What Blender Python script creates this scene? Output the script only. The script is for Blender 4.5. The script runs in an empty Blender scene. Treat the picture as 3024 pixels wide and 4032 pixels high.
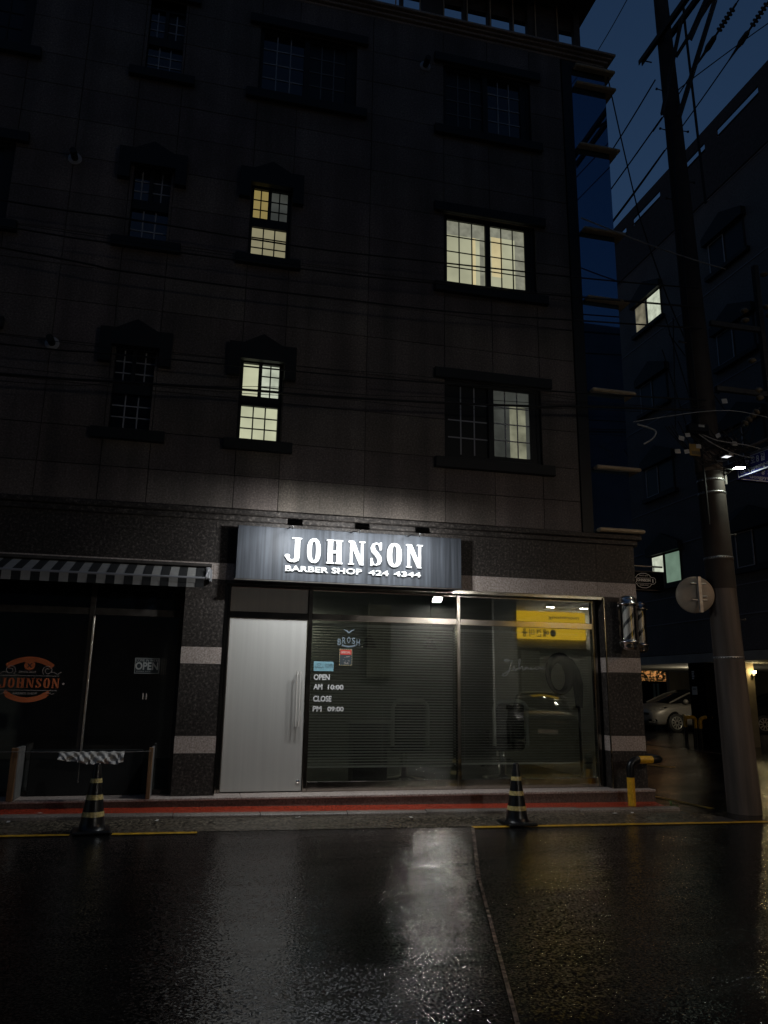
import bpy, bmesh, math, random
from mathutils import Vector, Matrix
R = math.radians
random.seed(7)
SC = bpy.context.scene
COL = SC.collection

# ------------------------------------------------------------------ camera
PITCH, YAW, ROLL = R(13.123), R(13.357), R(0.844)
cd = bpy.data.cameras.new("camera")
cam = bpy.data.objects.new("camera", cd)
COL.objects.link(cam)
_f = Vector((math.sin(YAW) * math.cos(PITCH), math.cos(YAW) * math.cos(PITCH), math.sin(PITCH)))
_r0 = Vector((math.cos(YAW), -math.sin(YAW), 0)); _u0 = _r0.cross(_f)
_r = math.cos(ROLL) * _r0 + math.sin(ROLL) * _u0
_u = -math.sin(ROLL) * _r0 + math.cos(ROLL) * _u0
M4 = Matrix((_r, _u, -_f)).transposed().to_4x4()
M4.translation = Vector((0, -10, 1.57))
cam.matrix_world = M4
cd.sensor_fit = 'VERTICAL'; cd.sensor_height = 36.0; cd.lens = 26.466
cd.clip_start = 0.05; cd.clip_end = 1000
SC.camera = cam

# ------------------------------------------------------------------ dusk sky, exposure
W = bpy.data.worlds.new("World"); SC.world = W; W.use_nodes = True
nt = W.node_tree; nt.nodes.clear()
sky = nt.nodes.new('ShaderNodeTexSky'); sky.sky_type = 'NISHITA'; sky.sun_disc = False
sky.sun_elevation = R(0.15); sky.sun_rotation = R(200); sky.altitude = 50; sky.ozone_density = 2.8
bg = nt.nodes.new('ShaderNodeBackground'); bg.inputs[1].default_value = 0.15
out = nt.nodes.new('ShaderNodeOutputWorld')
nt.links.new(sky.outputs[0], bg.inputs[0]); nt.links.new(bg.outputs[0], out.inputs[0])
SC.view_settings.view_transform = 'Standard'
SC.view_settings.look = 'None'
SC.view_settings.exposure = 0.0
SC.view_settings.gamma = 1.0
try:
    SC.cycles.use_denoising = True
    SC.cycles.max_bounces = 7; SC.cycles.diffuse_bounces = 3; SC.cycles.glossy_bounces = 4
    SC.cycles.transparent_max_bounces = 12
    SC.cycles.sample_clamp_indirect = 200.0
    SC.cycles.caustics_reflective = True
except Exception:
    pass
LED_L = 1050.0       # radiance of the sign floodlights

# ------------------------------------------------------------------ materials
def nodes_of(name):
    m = bpy.data.materials.new(name); m.use_nodes = True
    n = m.node_tree; b = n.nodes['Principled BSDF']
    return m, n, b

def plain(name, col, rough=0.6, metal=0.0, spec=0.5, var=0.0, vscale=8.0, bump=0.0, bscale=60.0, rvar=0.0):
    m, n, b = nodes_of(name)
    b.inputs['Base Color'].default_value = (*col, 1); b.inputs['Roughness'].default_value = rough
    b.inputs['Metallic'].default_value = metal; b.inputs['Specular IOR Level'].default_value = spec
    tc = n.nodes.new('ShaderNodeTexCoord')
    if var or rvar:
        nz = n.nodes.new('ShaderNodeTexNoise'); nz.inputs['Scale'].default_value = vscale; nz.inputs['Detail'].default_value = 5
        n.links.new(tc.outputs['Object'], nz.inputs['Vector'])
        if var:
            cr = n.nodes.new('ShaderNodeValToRGB')
            cr.color_ramp.elements[0].position = 0.3; cr.color_ramp.elements[1].position = 0.7
            cr.color_ramp.elements[0].color = (*[c * (1 - var) for c in col], 1)
            cr.color_ramp.elements[1].color = (*[min(1, c * (1 + var)) for c in col], 1)
            n.links.new(nz.outputs['Fac'], cr.inputs[0]); n.links.new(cr.outputs[0], b.inputs['Base Color'])
        if rvar:
            mr = n.nodes.new('ShaderNodeMapRange')
            mr.inputs[1].default_value = 0.3; mr.inputs[2].default_value = 0.7
            mr.inputs[3].default_value = max(0, rough - rvar); mr.inputs[4].default_value = min(1, rough + rvar)
            n.links.new(nz.outputs['Fac'], mr.inputs[0]); n.links.new(mr.outputs[0], b.inputs['Roughness'])
    if bump:
        n2 = n.nodes.new('ShaderNodeTexNoise'); n2.inputs['Scale'].default_value = bscale; n2.inputs['Detail'].default_value = 3
        n.links.new(tc.outputs['Object'], n2.inputs['Vector'])
        bp = n.nodes.new('ShaderNodeBump'); bp.inputs['Strength'].default_value = bump; bp.inputs['Distance'].default_value = 0.01
        n.links.new(n2.outputs['Fac'], bp.inputs['Height']); n.links.new(bp.outputs[0], b.inputs['Normal'])
    return m

def granite(name, dark, mid, light, rough, scale=42.0, tint=False, spec=0.5, stain=0.25, contrast=(0.36, 0.52, 0.68)):
    """speckled stone: three grain colours, a coarse stain and, for cladding, a tint per panel"""
    m, n, b = nodes_of(name)
    tc = n.nodes.new('ShaderNodeTexCoord')
    nz = n.nodes.new('ShaderNodeTexNoise'); nz.inputs['Scale'].default_value = scale; nz.inputs['Detail'].default_value = 4
    nz.inputs['Roughness'].default_value = 0.7
    n.links.new(tc.outputs['Object'], nz.inputs['Vector'])
    cr = n.nodes.new('ShaderNodeValToRGB'); e = cr.color_ramp.elements
    e[0].position = contrast[0]; e[0].color = (*dark, 1); e[1].position = contrast[2]; e[1].color = (*light, 1)
    k = e.new(contrast[1]); k.color = (*mid, 1)
    n.links.new(nz.outputs['Fac'], cr.inputs[0])
    n2 = n.nodes.new('ShaderNodeTexNoise'); n2.inputs['Scale'].default_value = 1.3; n2.inputs['Detail'].default_value = 6
    n.links.new(tc.outputs['Object'], n2.inputs['Vector'])
    mr = n.nodes.new('ShaderNodeMapRange'); mr.inputs[1].default_value = 0.3; mr.inputs[2].default_value = 0.7
    mr.inputs[3].default_value = 1 - stain; mr.inputs[4].default_value = 1 + stain
    n.links.new(n2.outputs['Fac'], mr.inputs[0])
    mx = n.nodes.new('ShaderNodeVectorMath'); mx.operation = 'SCALE'
    n.links.new(cr.outputs[0], mx.inputs[0]); n.links.new(mr.outputs[0], mx.inputs['Scale'])
    last = mx.outputs[0]
    if tint:
        at = n.nodes.new('ShaderNodeAttribute'); at.attribute_name = 'tint'
        m2 = n.nodes.new('ShaderNodeVectorMath'); m2.operation = 'MULTIPLY'
        n.links.new(last, m2.inputs[0]); n.links.new(at.outputs['Vector'], m2.inputs[1]); last = m2.outputs[0]
        mp = n.nodes.new('ShaderNodeMapping'); mp.inputs['Scale'].default_value = (3.2, 3.2, .16); n.links.new(tc.outputs['Object'], mp.inputs[0])
        n3 = n.nodes.new('ShaderNodeTexNoise'); n3.inputs['Scale'].default_value = 1; n3.inputs['Detail'].default_value = 7; n.links.new(mp.outputs[0], n3.inputs['Vector'])
        m3 = n.nodes.new('ShaderNodeMapRange'); m3.inputs[1].default_value = .32; m3.inputs[2].default_value = .66; m3.inputs[3].default_value = .70; m3.inputs[4].default_value = 1.22
        n.links.new(n3.outputs['Fac'], m3.inputs[0])
        m4 = n.nodes.new('ShaderNodeVectorMath'); m4.operation = 'SCALE'; n.links.new(last, m4.inputs[0]); n.links.new(m3.outputs[0], m4.inputs['Scale']); last = m4.outputs[0]
    n.links.new(last, b.inputs['Base Color'])
    b.inputs['Roughness'].default_value = rough; b.inputs['Specular IOR Level'].default_value = spec
    bp = n.nodes.new('ShaderNodeBump'); bp.inputs['Strength'].default_value = 0.12; bp.inputs['Distance'].default_value = 0.004
    n.links.new(nz.outputs['Fac'], bp.inputs['Height']); n.links.new(bp.outputs[0], b.inputs['Normal'])
    return m

def emit(name, col, s):
    m = bpy.data.materials.new(name); m.use_nodes = True; n = m.node_tree; n.nodes.clear()
    e = n.nodes.new('ShaderNodeEmission'); e.inputs[0].default_value = (*col, 1); e.inputs[1].default_value = s
    o = n.nodes.new('ShaderNodeOutputMaterial'); n.links.new(e.outputs[0], o.inputs[0])
    return m

def lit_pane(name, col, s, vscale=2.0, lo=0.75):
    """frosted pane with a lit room behind it, uneven the way frosted film is"""
    m = bpy.data.materials.new(name); m.use_nodes = True; n = m.node_tree; n.nodes.clear()
    tc = n.nodes.new('ShaderNodeTexCoord')
    nz = n.nodes.new('ShaderNodeTexNoise'); nz.inputs['Scale'].default_value = vscale; nz.inputs['Detail'].default_value = 3
    n.links.new(tc.outputs['Object'], nz.inputs['Vector'])
    mr = n.nodes.new('ShaderNodeMapRange'); mr.inputs[1].default_value = 0.3; mr.inputs[2].default_value = 0.7
    mr.inputs[3].default_value = s * lo; mr.inputs[4].default_value = s
    n.links.new(nz.outputs['Fac'], mr.inputs[0])
    e = n.nodes.new('ShaderNodeEmission'); e.inputs[0].default_value = (*col, 1); n.links.new(mr.outputs[0], e.inputs[1])
    g = n.nodes.new('ShaderNodeBsdfGlossy'); g.inputs[0].default_value = (.05, .05, .05, 1); g.inputs[1].default_value = .15
    a = n.nodes.new('ShaderNodeAddShader'); n.links.new(e.outputs[0], a.inputs[0]); n.links.new(g.outputs[0], a.inputs[1])
    o = n.nodes.new('ShaderNodeOutputMaterial'); n.links.new(a.outputs[0], o.inputs[0])
    return m

def glass(name, tint=(1, 1, 1), base=0.05, gain=1.0, rough=0.0):
    """thin architectural glass: clear film plus Fresnel mirror"""
    m = bpy.data.materials.new(name); m.use_nodes = True; n = m.node_tree; n.nodes.clear()
    t = n.nodes.new('ShaderNodeBsdfTransparent'); t.inputs[0].default_value = (*tint, 1)
    g = n.nodes.new('ShaderNodeBsdfGlossy'); g.inputs[1].default_value = rough; g.inputs[0].default_value = (1, 1, 1, 1)
    fr = n.nodes.new('ShaderNodeFresnel'); fr.inputs[0].default_value = 1.5
    ma = n.nodes.new('ShaderNodeMath'); ma.operation = 'MULTIPLY_ADD'; ma.inputs[1].default_value = gain; ma.inputs[2].default_value = base
    ma.use_clamp = True
    mx = n.nodes.new('ShaderNodeMixShader'); o = n.nodes.new('ShaderNodeOutputMaterial')
    n.links.new(fr.outputs[0], ma.inputs[0]); n.links.new(ma.outputs[0], mx.inputs[0])
    n.links.new(t.outputs[0], mx.inputs[1]); n.links.new(g.outputs[0], mx.inputs[2]); n.links.new(mx.outputs[0], o.inputs[0])
    return m

def wet(name, col, rlo, rhi, grit, grain, spec=0.5, var=0.4, swell=.5):
    """rain-wet ground: every grain of grit tips the water film its own way, over slow swells"""
    m, n, b = nodes_of(name)
    tc = n.nodes.new('ShaderNodeTexCoord')
    big = n.nodes.new('ShaderNodeTexNoise'); big.inputs['Scale'].default_value = 0.55; big.inputs['Detail'].default_value = 6
    big.inputs['Distortion'].default_value = 0.6
    mp = n.nodes.new('ShaderNodeMapping'); mp.inputs['Scale'].default_value = (0.6, 1.9, 1)
    n.links.new(tc.outputs['Object'], mp.inputs[0]); n.links.new(mp.outputs[0], big.inputs['Vector'])
    fine = n.nodes.new('ShaderNodeTexNoise'); fine.inputs['Scale'].default_value = grain; fine.inputs['Detail'].default_value = 2
    n.links.new(tc.outputs['Object'], fine.inputs['Vector'])
    cr = n.nodes.new('ShaderNodeValToRGB'); e = cr.color_ramp.elements
    e[0].position = .35; e[1].position = .7
    e[0].color = (*[c * (1 - var) for c in col], 1); e[1].color = (*[c * (1 + var) for c in col], 1)
    n.links.new(fine.outputs['Fac'], cr.inputs[0]); n.links.new(cr.outputs[0], b.inputs['Base Color'])
    mr = n.nodes.new('ShaderNodeMapRange'); mr.inputs[1].default_value = .38; mr.inputs[2].default_value = .62
    mr.inputs[3].default_value = rlo; mr.inputs[4].default_value = rhi
    n.links.new(big.outputs['Fac'], mr.inputs[0]); n.links.new(mr.outputs[0], b.inputs['Roughness'])
    # slow swells of the surface
    low = n.nodes.new('ShaderNodeTexNoise'); low.inputs['Scale'].default_value = 1.6; low.inputs['Detail'].default_value = 2
    n.links.new(mp.outputs[0], low.inputs['Vector'])
    bp = n.nodes.new('ShaderNodeBump'); bp.inputs['Distance'].default_value = 0.02; bp.inputs['Strength'].default_value = swell
    n.links.new(low.outputs['Fac'], bp.inputs['Height'])
    # grit: a random tilt per grain, less where the water stands deeper
    amp = n.nodes.new('ShaderNodeMapRange'); amp.inputs[1].default_value = .38; amp.inputs[2].default_value = .62
    amp.inputs[3].default_value = grit * .5; amp.inputs[4].default_value = grit
    n.links.new(big.outputs['Fac'], amp.inputs[0])
    sub = n.nodes.new('ShaderNodeVectorMath'); sub.operation = 'SUBTRACT'; sub.inputs[1].default_value = (.5, .5, .5)
    n.links.new(fine.outputs['Color'], sub.inputs[0])
    flat = n.nodes.new('ShaderNodeVectorMath'); flat.operation = 'MULTIPLY'; flat.inputs[1].default_value = (1, 1, 0)
    n.links.new(sub.outputs[0], flat.inputs[0])
    sc = n.nodes.new('ShaderNodeVectorMath'); sc.operation = 'SCALE'
    n.links.new(flat.outputs[0], sc.inputs[0]); n.links.new(amp.outputs[0], sc.inputs['Scale'])
    ad = n.nodes.new('ShaderNodeVectorMath'); ad.operation = 'ADD'
    n.links.new(bp.outputs[0], ad.inputs[0]); n.links.new(sc.outputs[0], ad.inputs[1])
    no = n.nodes.new('ShaderNodeVectorMath'); no.operation = 'NORMALIZE'; n.links.new(ad.outputs[0], no.inputs[0])
    n.links.new(no.outputs[0], b.inputs['Normal'])
    b.inputs['Specular IOR Level'].default_value = spec
    return m

def streaked(name, col, rough, metal, amount, sx=30, sz=1.2):
    """vertical streaks of rain and wear"""
    m, n, b = nodes_of(name)
    tc = n.nodes.new('ShaderNodeTexCoord'); mp = n.nodes.new('ShaderNodeMapping')
    mp.inputs['Scale'].default_value = (sx, sx, sz); n.links.new(tc.outputs['Object'], mp.inputs[0])
    nz = n.nodes.new('ShaderNodeTexNoise'); nz.inputs['Scale'].default_value = 1.0; nz.inputs['Detail'].default_value = 5
    n.links.new(mp.outputs[0], nz.inputs['Vector'])
    cr = n.nodes.new('ShaderNodeValToRGB'); e = cr.color_ramp.elements; e[0].position = .32; e[1].position = .72
    e[0].color = (*[c * (1 - amount) for c in col], 1); e[1].color = (*[min(1, c * (1 + amount)) for c in col], 1)
    n.links.new(nz.outputs['Fac'], cr.inputs[0]); n.links.new(cr.outputs[0], b.inputs['Base Color'])
    b.inputs['Roughness'].default_value = rough; b.inputs['Metallic'].default_value = metal
    return m

MT = {}
MT['clad'] = granite('upper_granite', (.06, .047, .040), (.10, .08, .068), (.165, .135, .118), .8, 40, tint=True, stain=.25)
MT['darkstone'] = granite('dark_granite', (.017, .0145, .013), (.038, .032, .028), (.125, .108, .095), .5, 30, spec=.22, stain=.3, contrast=(.40, .54, .70))
MT['lightstone'] = granite('pale_granite', (.22, .18, .155), (.37, .31, .275), (.50, .44, .40), .6, 46, spec=.3, stain=.14)
MT['cornice'] = granite('cornice_granite', (.16, .12, .09), (.24, .19, .15), (.32, .26, .21), .7, 40)
MT['black'] = plain('black_trim', (.012, .013, .013), .55, spec=.25, bump=.05)
MT['blackhole'] = plain('black_interior', (.006, .006, .006), .9, spec=0)
MT['void'] = plain('joint_backing', (.03, .027, .025), .95, spec=0)
MT['steel'] = plain('stainless_steel', (.34, .31, .275), .14, 1.0, var=.05, vscale=5, rvar=.04)
MT['satin'] = plain('satin_chrome', (.8, .8, .78), .22, 1.0)
MT['capsteel'] = plain('cap_steel', (.62, .60, .56), .24, 1.0)
MT['palesteel'] = plain('satin_pale_steel', (.62, .60, .56), .4, .35)
MT['chrome'] = plain('chrome', (.82, .80, .77), .13, 1.0)
MT['doorpanel'] = streaked('door_film', (.37, .36, .335), .38, .0, .05, 24, .5)
MT['signboard'] = streaked('sign_panel', (.038, .042, .049), .55, .0, .45, 22, .7)
MT['signboard'].node_tree.nodes['Principled BSDF'].inputs['Specular IOR Level'].default_value = .2
MT['white'] = plain('white_letter', (.54, .54, .53), .5)
MT['plastic_black'] = plain('black_plastic', (.009, .009, .009), .28, spec=.35, bump=.05)
MT['yellow'] = plain('yellow_paint', (.62, .34, .015), .4, var=.25, vscale=30)
MT['yellowline'] = plain('yellow_road_paint', (.55, .31, .015), .38, var=.45, vscale=14, bump=.25, bscale=90)
MT['whiteline'] = plain('worn_white_road_paint', (.17, .13, .11), .25, var=.75, vscale=16, bump=.4, bscale=90)
MT['conestripe'] = plain('pale_reflective_tape', (.50, .40, .16), .35, var=.35, vscale=40)
MT['wood'] = streaked('weathered_wood', (.16, .085, .035), .75, 0, .5, 40, 3)
MT['greyboard'] = plain('grey_painted_board', (.12, .12, .115), .8, var=.3, vscale=10)
MT['cloth'] = plain('pale_rag', (.42, .41, .39), .9, var=.25, vscale=14)
MT['awn_white'] = plain('awning_white', (.30, .29, .27), .85, var=.12, vscale=9)
MT['awn_black'] = plain('awning_black', (.014, .014, .014), .85)
MT['red'] = wet('red_pavement_coat', (.36, .045, .02), .15, .4, .4, 50)
MT['asphalt'] = wet('wet_asphalt', (.011, .011, .0108), .085, .17, 1.05, 62, spec=.47)
MT['gutter'] = wet('wet_gutter_concrete', (.095, .08, .058), .10, .38, .7, 30, var=.75)
MT['kerb'] = granite('kerb_granite', (.12, .10, .085), (.21, .18, .155), (.30, .27, .24), .35, 46, stain=.3)
MT['concrete'] = streaked('pole_concrete', (.088, .070, .057), .7, 0, .5, 7, .55)
MT['sheath'] = plain('dark_pole_sheath', (.030, .021, .014), .8, var=.3, vscale=4)
MT['galv'] = plain('galvanised_steel', (.40, .39, .37), .45, .8, var=.2, vscale=12)
MT['rust'] = plain('dark_weathered_steel', (.055, .048, .042), .7, .3, var=.3, vscale=14)
MT['wire'] = plain('cable_sheath', (.01, .01, .01), .6, spec=.3)
MT['palewire'] = plain('pale_cable_sheath', (.28, .27, .25), .6)
MT['tag'] = plain('cable_tag', (.34, .33, .30), .6)
MT['porcelain'] = plain('porcelain', (.17, .125, .075), .25, spec=.5)
MT['cornerglass'] = plain('mirror_glass', (.010, .015, .028), .02, spec=1.0)
MT['cornerglass'].node_tree.nodes['Principled BSDF'].inputs['Metallic'].default_value = 0.0
MT['cornerglass'].node_tree.nodes['Principled BSDF'].inputs['IOR'].default_value = 2.3
MT['cornerglass'].node_tree.nodes['Principled BSDF'].inputs['Specular Tint'].default_value = (.35, .62, 1.0, 1)
MT['fin'] = plain('bronze_fin', (.36, .28, .18), .55, .2, var=.15, vscale=10)
MT['glass'] = glass('window_glass', (.93, .95, .94), .035, 1.1)
MT['filmglass'] = glass('film_coated_glass', (.88, .91, .89), .11, 1.0)
MT['darkglass'] = plain('dark_window_glass', (.006, .008, .012), .06, spec=.6)
MT['muntin'] = plain('white_muntin', (.27, .27, .28), .6)
MT['blind'] = plain('blind_slat', (.78, .79, .77), .5, spec=.4)
MT['litwarm'] = lit_pane('lit_frosted_pane', (.72, .72, .48), .64, 1.6, .66)
MT['litbright'] = lit_pane('lit_bright_pane', (.78, .80, .54), .72, 2.2, .7)
MT['litdim'] = lit_pane('dim_lit_pane', (.55, .50, .34), .42, 3.0, .3)
MT['litgreen'] = lit_pane('green_lit_pane', (.34, .52, .38), .42, 2.0, .7)
MT['litcool'] = lit_pane('cool_lit_pane', (.85, .92, .72), .7, 6.0, .6)
MT['litgrey'] = lit_pane('grey_lit_pane', (.30, .32, .28), .17, 3.0, .5)
MT['litwarm2'] = lit_pane('lit_gap_pane', (.70, .70, .48), .36, 4.0, .3)
MT['litdim2'] = lit_pane('dim_frosted_pane', (.66, .60, .36), .42, 3.0, .75)
MT['litamber'] = lit_pane('amber_lit_pane', (.62, .48, .16), .42, 3.0, .85)
MT['curtain_grey'] = lit_pane('backlit_grey_curtain', (.50, .50, .38), .50, 9.0, .6)
MT['curtain_cream'] = lit_pane('backlit_cream_curtain', (.78, .66, .36), .80, 5.0, .8)
MT['panedark'] = plain('unlit_pane', (.012, .013, .013), .35, spec=.25)
MT['greymuntin'] = plain('grey_muntin', (.10, .105, .10), .6)
MT['faintpane'] = lit_pane('faintly_lit_pane', (.5, .48, .36), .10, 1.0, .4)
MT['whitewall'] = plain('white_plaster', (.60, .59, .54), .8, var=.1, vscale=2)
MT['led'] = emit('floodlight_led', (.93, .97, 1.0), LED_L)
MT['orange'] = plain('orange_vinyl', (.62, .16, .055), .5)
MT['offwhite'] = plain('pale_vinyl', (.42, .36, .32), .5)
MT['skyvinyl'] = plain('pale_blue_sticker', (.17, .33, .38), .5, var=.15, vscale=25)
MT['redvinyl'] = plain('red_sticker', (.45, .03, .02), .5)
MT['darkprint'] = plain('dark_print', (.02, .03, .035), .6)
MT['blueplate'] = plain('blue_sign_plate', (.035, .04, .24), .6, spec=.2)
MT['signwhite'] = plain('reflective_lettering', (.75, .77, .82), .5)
MT['yellowsign'] = emit('backlit_yellow_panel', (1.0, .60, .03), 1.3)
MT['farwall'] = granite('far_granite', (.085, .08, .078), (.115, .11, .105), (.15, .145, .14), .8, 20, stain=.15)
MT['palewall'] = plain('pale_plaster', (.34, .33, .29), .8, var=.12, vscale=2)
MT['carsilver'] = plain('silver_paint', (.19, .18, .165), .38, .3)
MT['cardark'] = plain('black_paint', (.004, .004, .005), .4, .0, spec=.35)
MT['carglass'] = plain('car_glass', (.004, .004, .005), .08, spec=.4)
MT['rubber'] = plain('tyre_rubber', (.012, .012, .012), .8)
MT['alloy'] = plain('alloy_rim', (.55, .54, .52), .3, .8)
MT['lens'] = plain('lamp_lens', (.30, .30, .30), .1, .4, spec=.8)
MT['paper'] = plain('paper_notice', (.55, .54, .48), .7)
MT['leaf'] = plain('leaf', (.05, .07, .015), .5, var=.5, vscale=6)
MT['weed'] = plain('weed_leaf', (.05, .11, .02), .5)
MT['mirrorback'] = plain('mirror_back', (.30, .25, .19), .55, .2, var=.2, vscale=3)
MT['orangeback'] = plain('terracotta_wall', (.75, .50, .28), .8)
MT['chairgrey'] = plain('chair_edge', (.70, .70, .67), .5)
MT['leather'] = plain('black_leather', (.015, .015, .015), .35)
MT['roomwall'] = plain('room_wall', (.26, .27, .24), .8, var=.25, vscale=1.2)

# ------------------------------------------------------------------ mesh helper
ORG = {}
class MB:
    def __init__(s): s.v = []; s.f = []; s.mi = []; s.t = []; s.m = 0; s.tint = (1, 1, 1); s.sm = []; s.smooth = False
    def _add(s, vs, fs):
        b = len(s.v); s.v += [tuple(map(float, p)) for p in vs]
        for f in fs:
            s.f.append([b + i for i in f]); s.mi.append(s.m); s.t.append(s.tint); s.sm.append(s.smooth)
    def box(s, x0, x1, y0, y1, z0, z1):
        vs = [(x0, y0, z0), (x1, y0, z0), (x1, y1, z0), (x0, y1, z0), (x0, y0, z1), (x1, y0, z1), (x1, y1, z1), (x0, y1, z1)]
        s._add(vs, [(0, 3, 2, 1), (4, 5, 6, 7), (0, 1, 5, 4), (1, 2, 6, 5), (2, 3, 7, 6), (3, 0, 4, 7)]); return s
    def bbox(s, x0, x1, y0, y1, z0, z1, c=.01):
        """box with chamfered edges"""
        c = min(c, (x1 - x0) * .45, (y1 - y0) * .45, (z1 - z0) * .45)
        vs = []
        for (sx, sy, sz) in [(a, b, d) for a in (0, 1) for b in (0, 1) for d in (0, 1)]:
            X = x1 if sx else x0; Y = y1 if sy else y0; Z = z1 if sz else z0
            dx = -c if sx else c; dy = -c if sy else c; dz = -c if sz else c
            vs += [(X, Y + dy, Z + dz), (X + dx, Y, Z + dz), (X + dx, Y + dy, Z)]
        bm = bmesh.new()
        bv = [bm.verts.new(p) for p in vs]
        r = bmesh.ops.convex_hull(bm, input=bv)
        bm.verts.index_update()
        bm.normal_update()
        s._add([v.co[:] for v in bm.verts], [[v.index for v in f.verts] for f in bm.faces]); bm.free(); return s
    def quad(s, a, b, c, d): s._add([a, b, c, d], [(0, 1, 2, 3)]); return s
    def prism(s, poly, y0, y1, axis='y'):
        """poly in XZ (axis y), YZ (axis x) or XY (axis z), extruded between y0 and y1"""
        n = len(poly)
        def P(p, t): return (p[0], t, p[1]) if axis == 'y' else ((t, p[0], p[1]) if axis == 'x' else (p[0], p[1], t))
        vs = [P(p, y0) for p in poly] + [P(p, y1) for p in poly]
        s._add(vs, [list(range(n)), list(range(2 * n - 1, n - 1, -1))] + [(i, (i + 1) % n, n + (i + 1) % n, n + i)[::-1] for i in range(n)]); return s
    def tube(s, pts, r, n=8, cap=True):
        pts = [Vector(p) for p in pts]; k = len(pts); rs = r if isinstance(r, (list, tuple)) else [r] * k
        t0 = (pts[1] - pts[0]).normalized()
        a = Vector((0, 0, 1)) if abs(t0.z) < .9 else Vector((1, 0, 0))
        u = t0.cross(a).normalized(); vs = []
        for i, p in enumerate(pts):
            t = ((pts[min(i + 1, k - 1)] - pts[max(i - 1, 0)])).normalized()
            u = (u - t * u.dot(t)).normalized(); w = t.cross(u)
            vs += [p + (u * math.cos(2 * math.pi * j / n) + w * math.sin(2 * math.pi * j / n)) * rs[i] for j in range(n)]
        fs = [(i * n + j, i * n + (j + 1) % n, (i + 1) * n + (j + 1) % n, (i + 1) * n + j) for i in range(k - 1) for j in range(n)]
        sm = s.smooth; s.smooth = True; s._add(vs, fs); s.smooth = sm
        if cap: s._add(vs[:n], [list(range(n))[::-1]]); s._add(vs[-n:], [list(range(n))])
        return s
    def lathe(s, prof, c, axis=(0, 0, 1), n=20, sx=1.0):
        """profile of (radius, height) turned about axis through c"""
        ax = Vector(axis).normalized(); a = Vector((1, 0, 0)) if abs(ax.x) < .9 else Vector((0, 1, 0))
        u = ax.cross(a).normalized(); w = ax.cross(u); c = Vector(c); vs = []
        for r, h in prof:
            vs += [c + ax * h + (u * math.cos(2 * math.pi * j / n) + w * math.sin(2 * math.pi * j / n)) * r for j in range(n)]
        k = len(prof)
        fs = [(i * n + j, i * n + (j + 1) % n, (i + 1) * n + (j + 1) % n, (i + 1) * n + j) for i in range(k - 1) for j in range(n)]
        sm = s.smooth; s.smooth = True; s._add(vs, fs); s.smooth = sm; return s
    def ribbon(s, pts, ws, y0, y1):
        """flat band in XZ along pts with widths ws, as thin prisms"""
        k = len(pts); ws = ws if isinstance(ws, (list, tuple)) else [ws] * k; L = []; Rr = []
        for i in range(k):
            a = pts[max(i - 1, 0)]; b = pts[min(i + 1, k - 1)]
            dx, dz = b[0] - a[0], b[1] - a[1]; d = math.hypot(dx, dz) or 1
            L.append((pts[i][0] - dz / d * ws[i] / 2, pts[i][1] + dx / d * ws[i] / 2)); Rr.append((pts[i][0] + dz / d * ws[i] / 2, pts[i][1] - dx / d * ws[i] / 2))
        vs = [(p[0], y0, p[1]) for p in L] + [(p[0], y0, p[1]) for p in Rr] + [(p[0], y1, p[1]) for p in L] + [(p[0], y1, p[1]) for p in Rr]
        fs = []
        for i in range(k - 1):
            fs += [(i, i + 1, k + i + 1, k + i), (2 * k + i, 3 * k + i, 3 * k + i + 1, 2 * k + i + 1), (i, 2 * k + i, 2 * k + i + 1, i + 1), (k + i, k + i + 1, 3 * k + i + 1, 3 * k + i)]
        fs += [(0, k, 3 * k, 2 * k), (k - 1, 3 * k - 1, 4 * k - 1, 2 * k - 1)]
        s._add(vs, fs); return s
    def ball(s, c, r, n=10):
        pr = [(r * math.sin(math.pi * i / n), -r * math.cos(math.pi * i / n)) for i in range(n + 1)]
        return s.lathe(pr, c, n=max(8, n))
    def build(s, name, mats, parent=None, local=False, tint=False):
        me = bpy.data.meshes.new(name)
        o = Vector((0, 0, 0))
        if parent is not None and not local: o = ORG.get(parent.name, Vector((0, 0, 0)))
        me.from_pydata([(p[0] - o[0], p[1] - o[1], p[2] - o[2]) for p in s.v], [], s.f)
        mats = mats if isinstance(mats, (list, tuple)) else [mats]
        for m in mats: me.materials.append(MT[m] if isinstance(m, str) else m)
        me.polygons.foreach_set('material_index', s.mi)
        me.polygons.foreach_set('use_smooth', s.sm)
        if tint:
            ca = me.color_attributes.new('tint', 'FLOAT_COLOR', 'CORNER')
            for p in me.polygons:
                for li in p.loop_indices: ca.data[li].color = (*s.t[p.index], 1)
        bm = bmesh.new(); bm.from_mesh(me); bmesh.ops.recalc_face_normals(bm, faces=bm.faces); bm.to_mesh(me); bm.free()
        ob = bpy.data.objects.new(name, me); COL.objects.link(ob)
        if parent is not None:
            ob.parent = parent; ORG[ob.name] = o
        else:
            ORG[ob.name] = Vector((0, 0, 0))
        return ob

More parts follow.
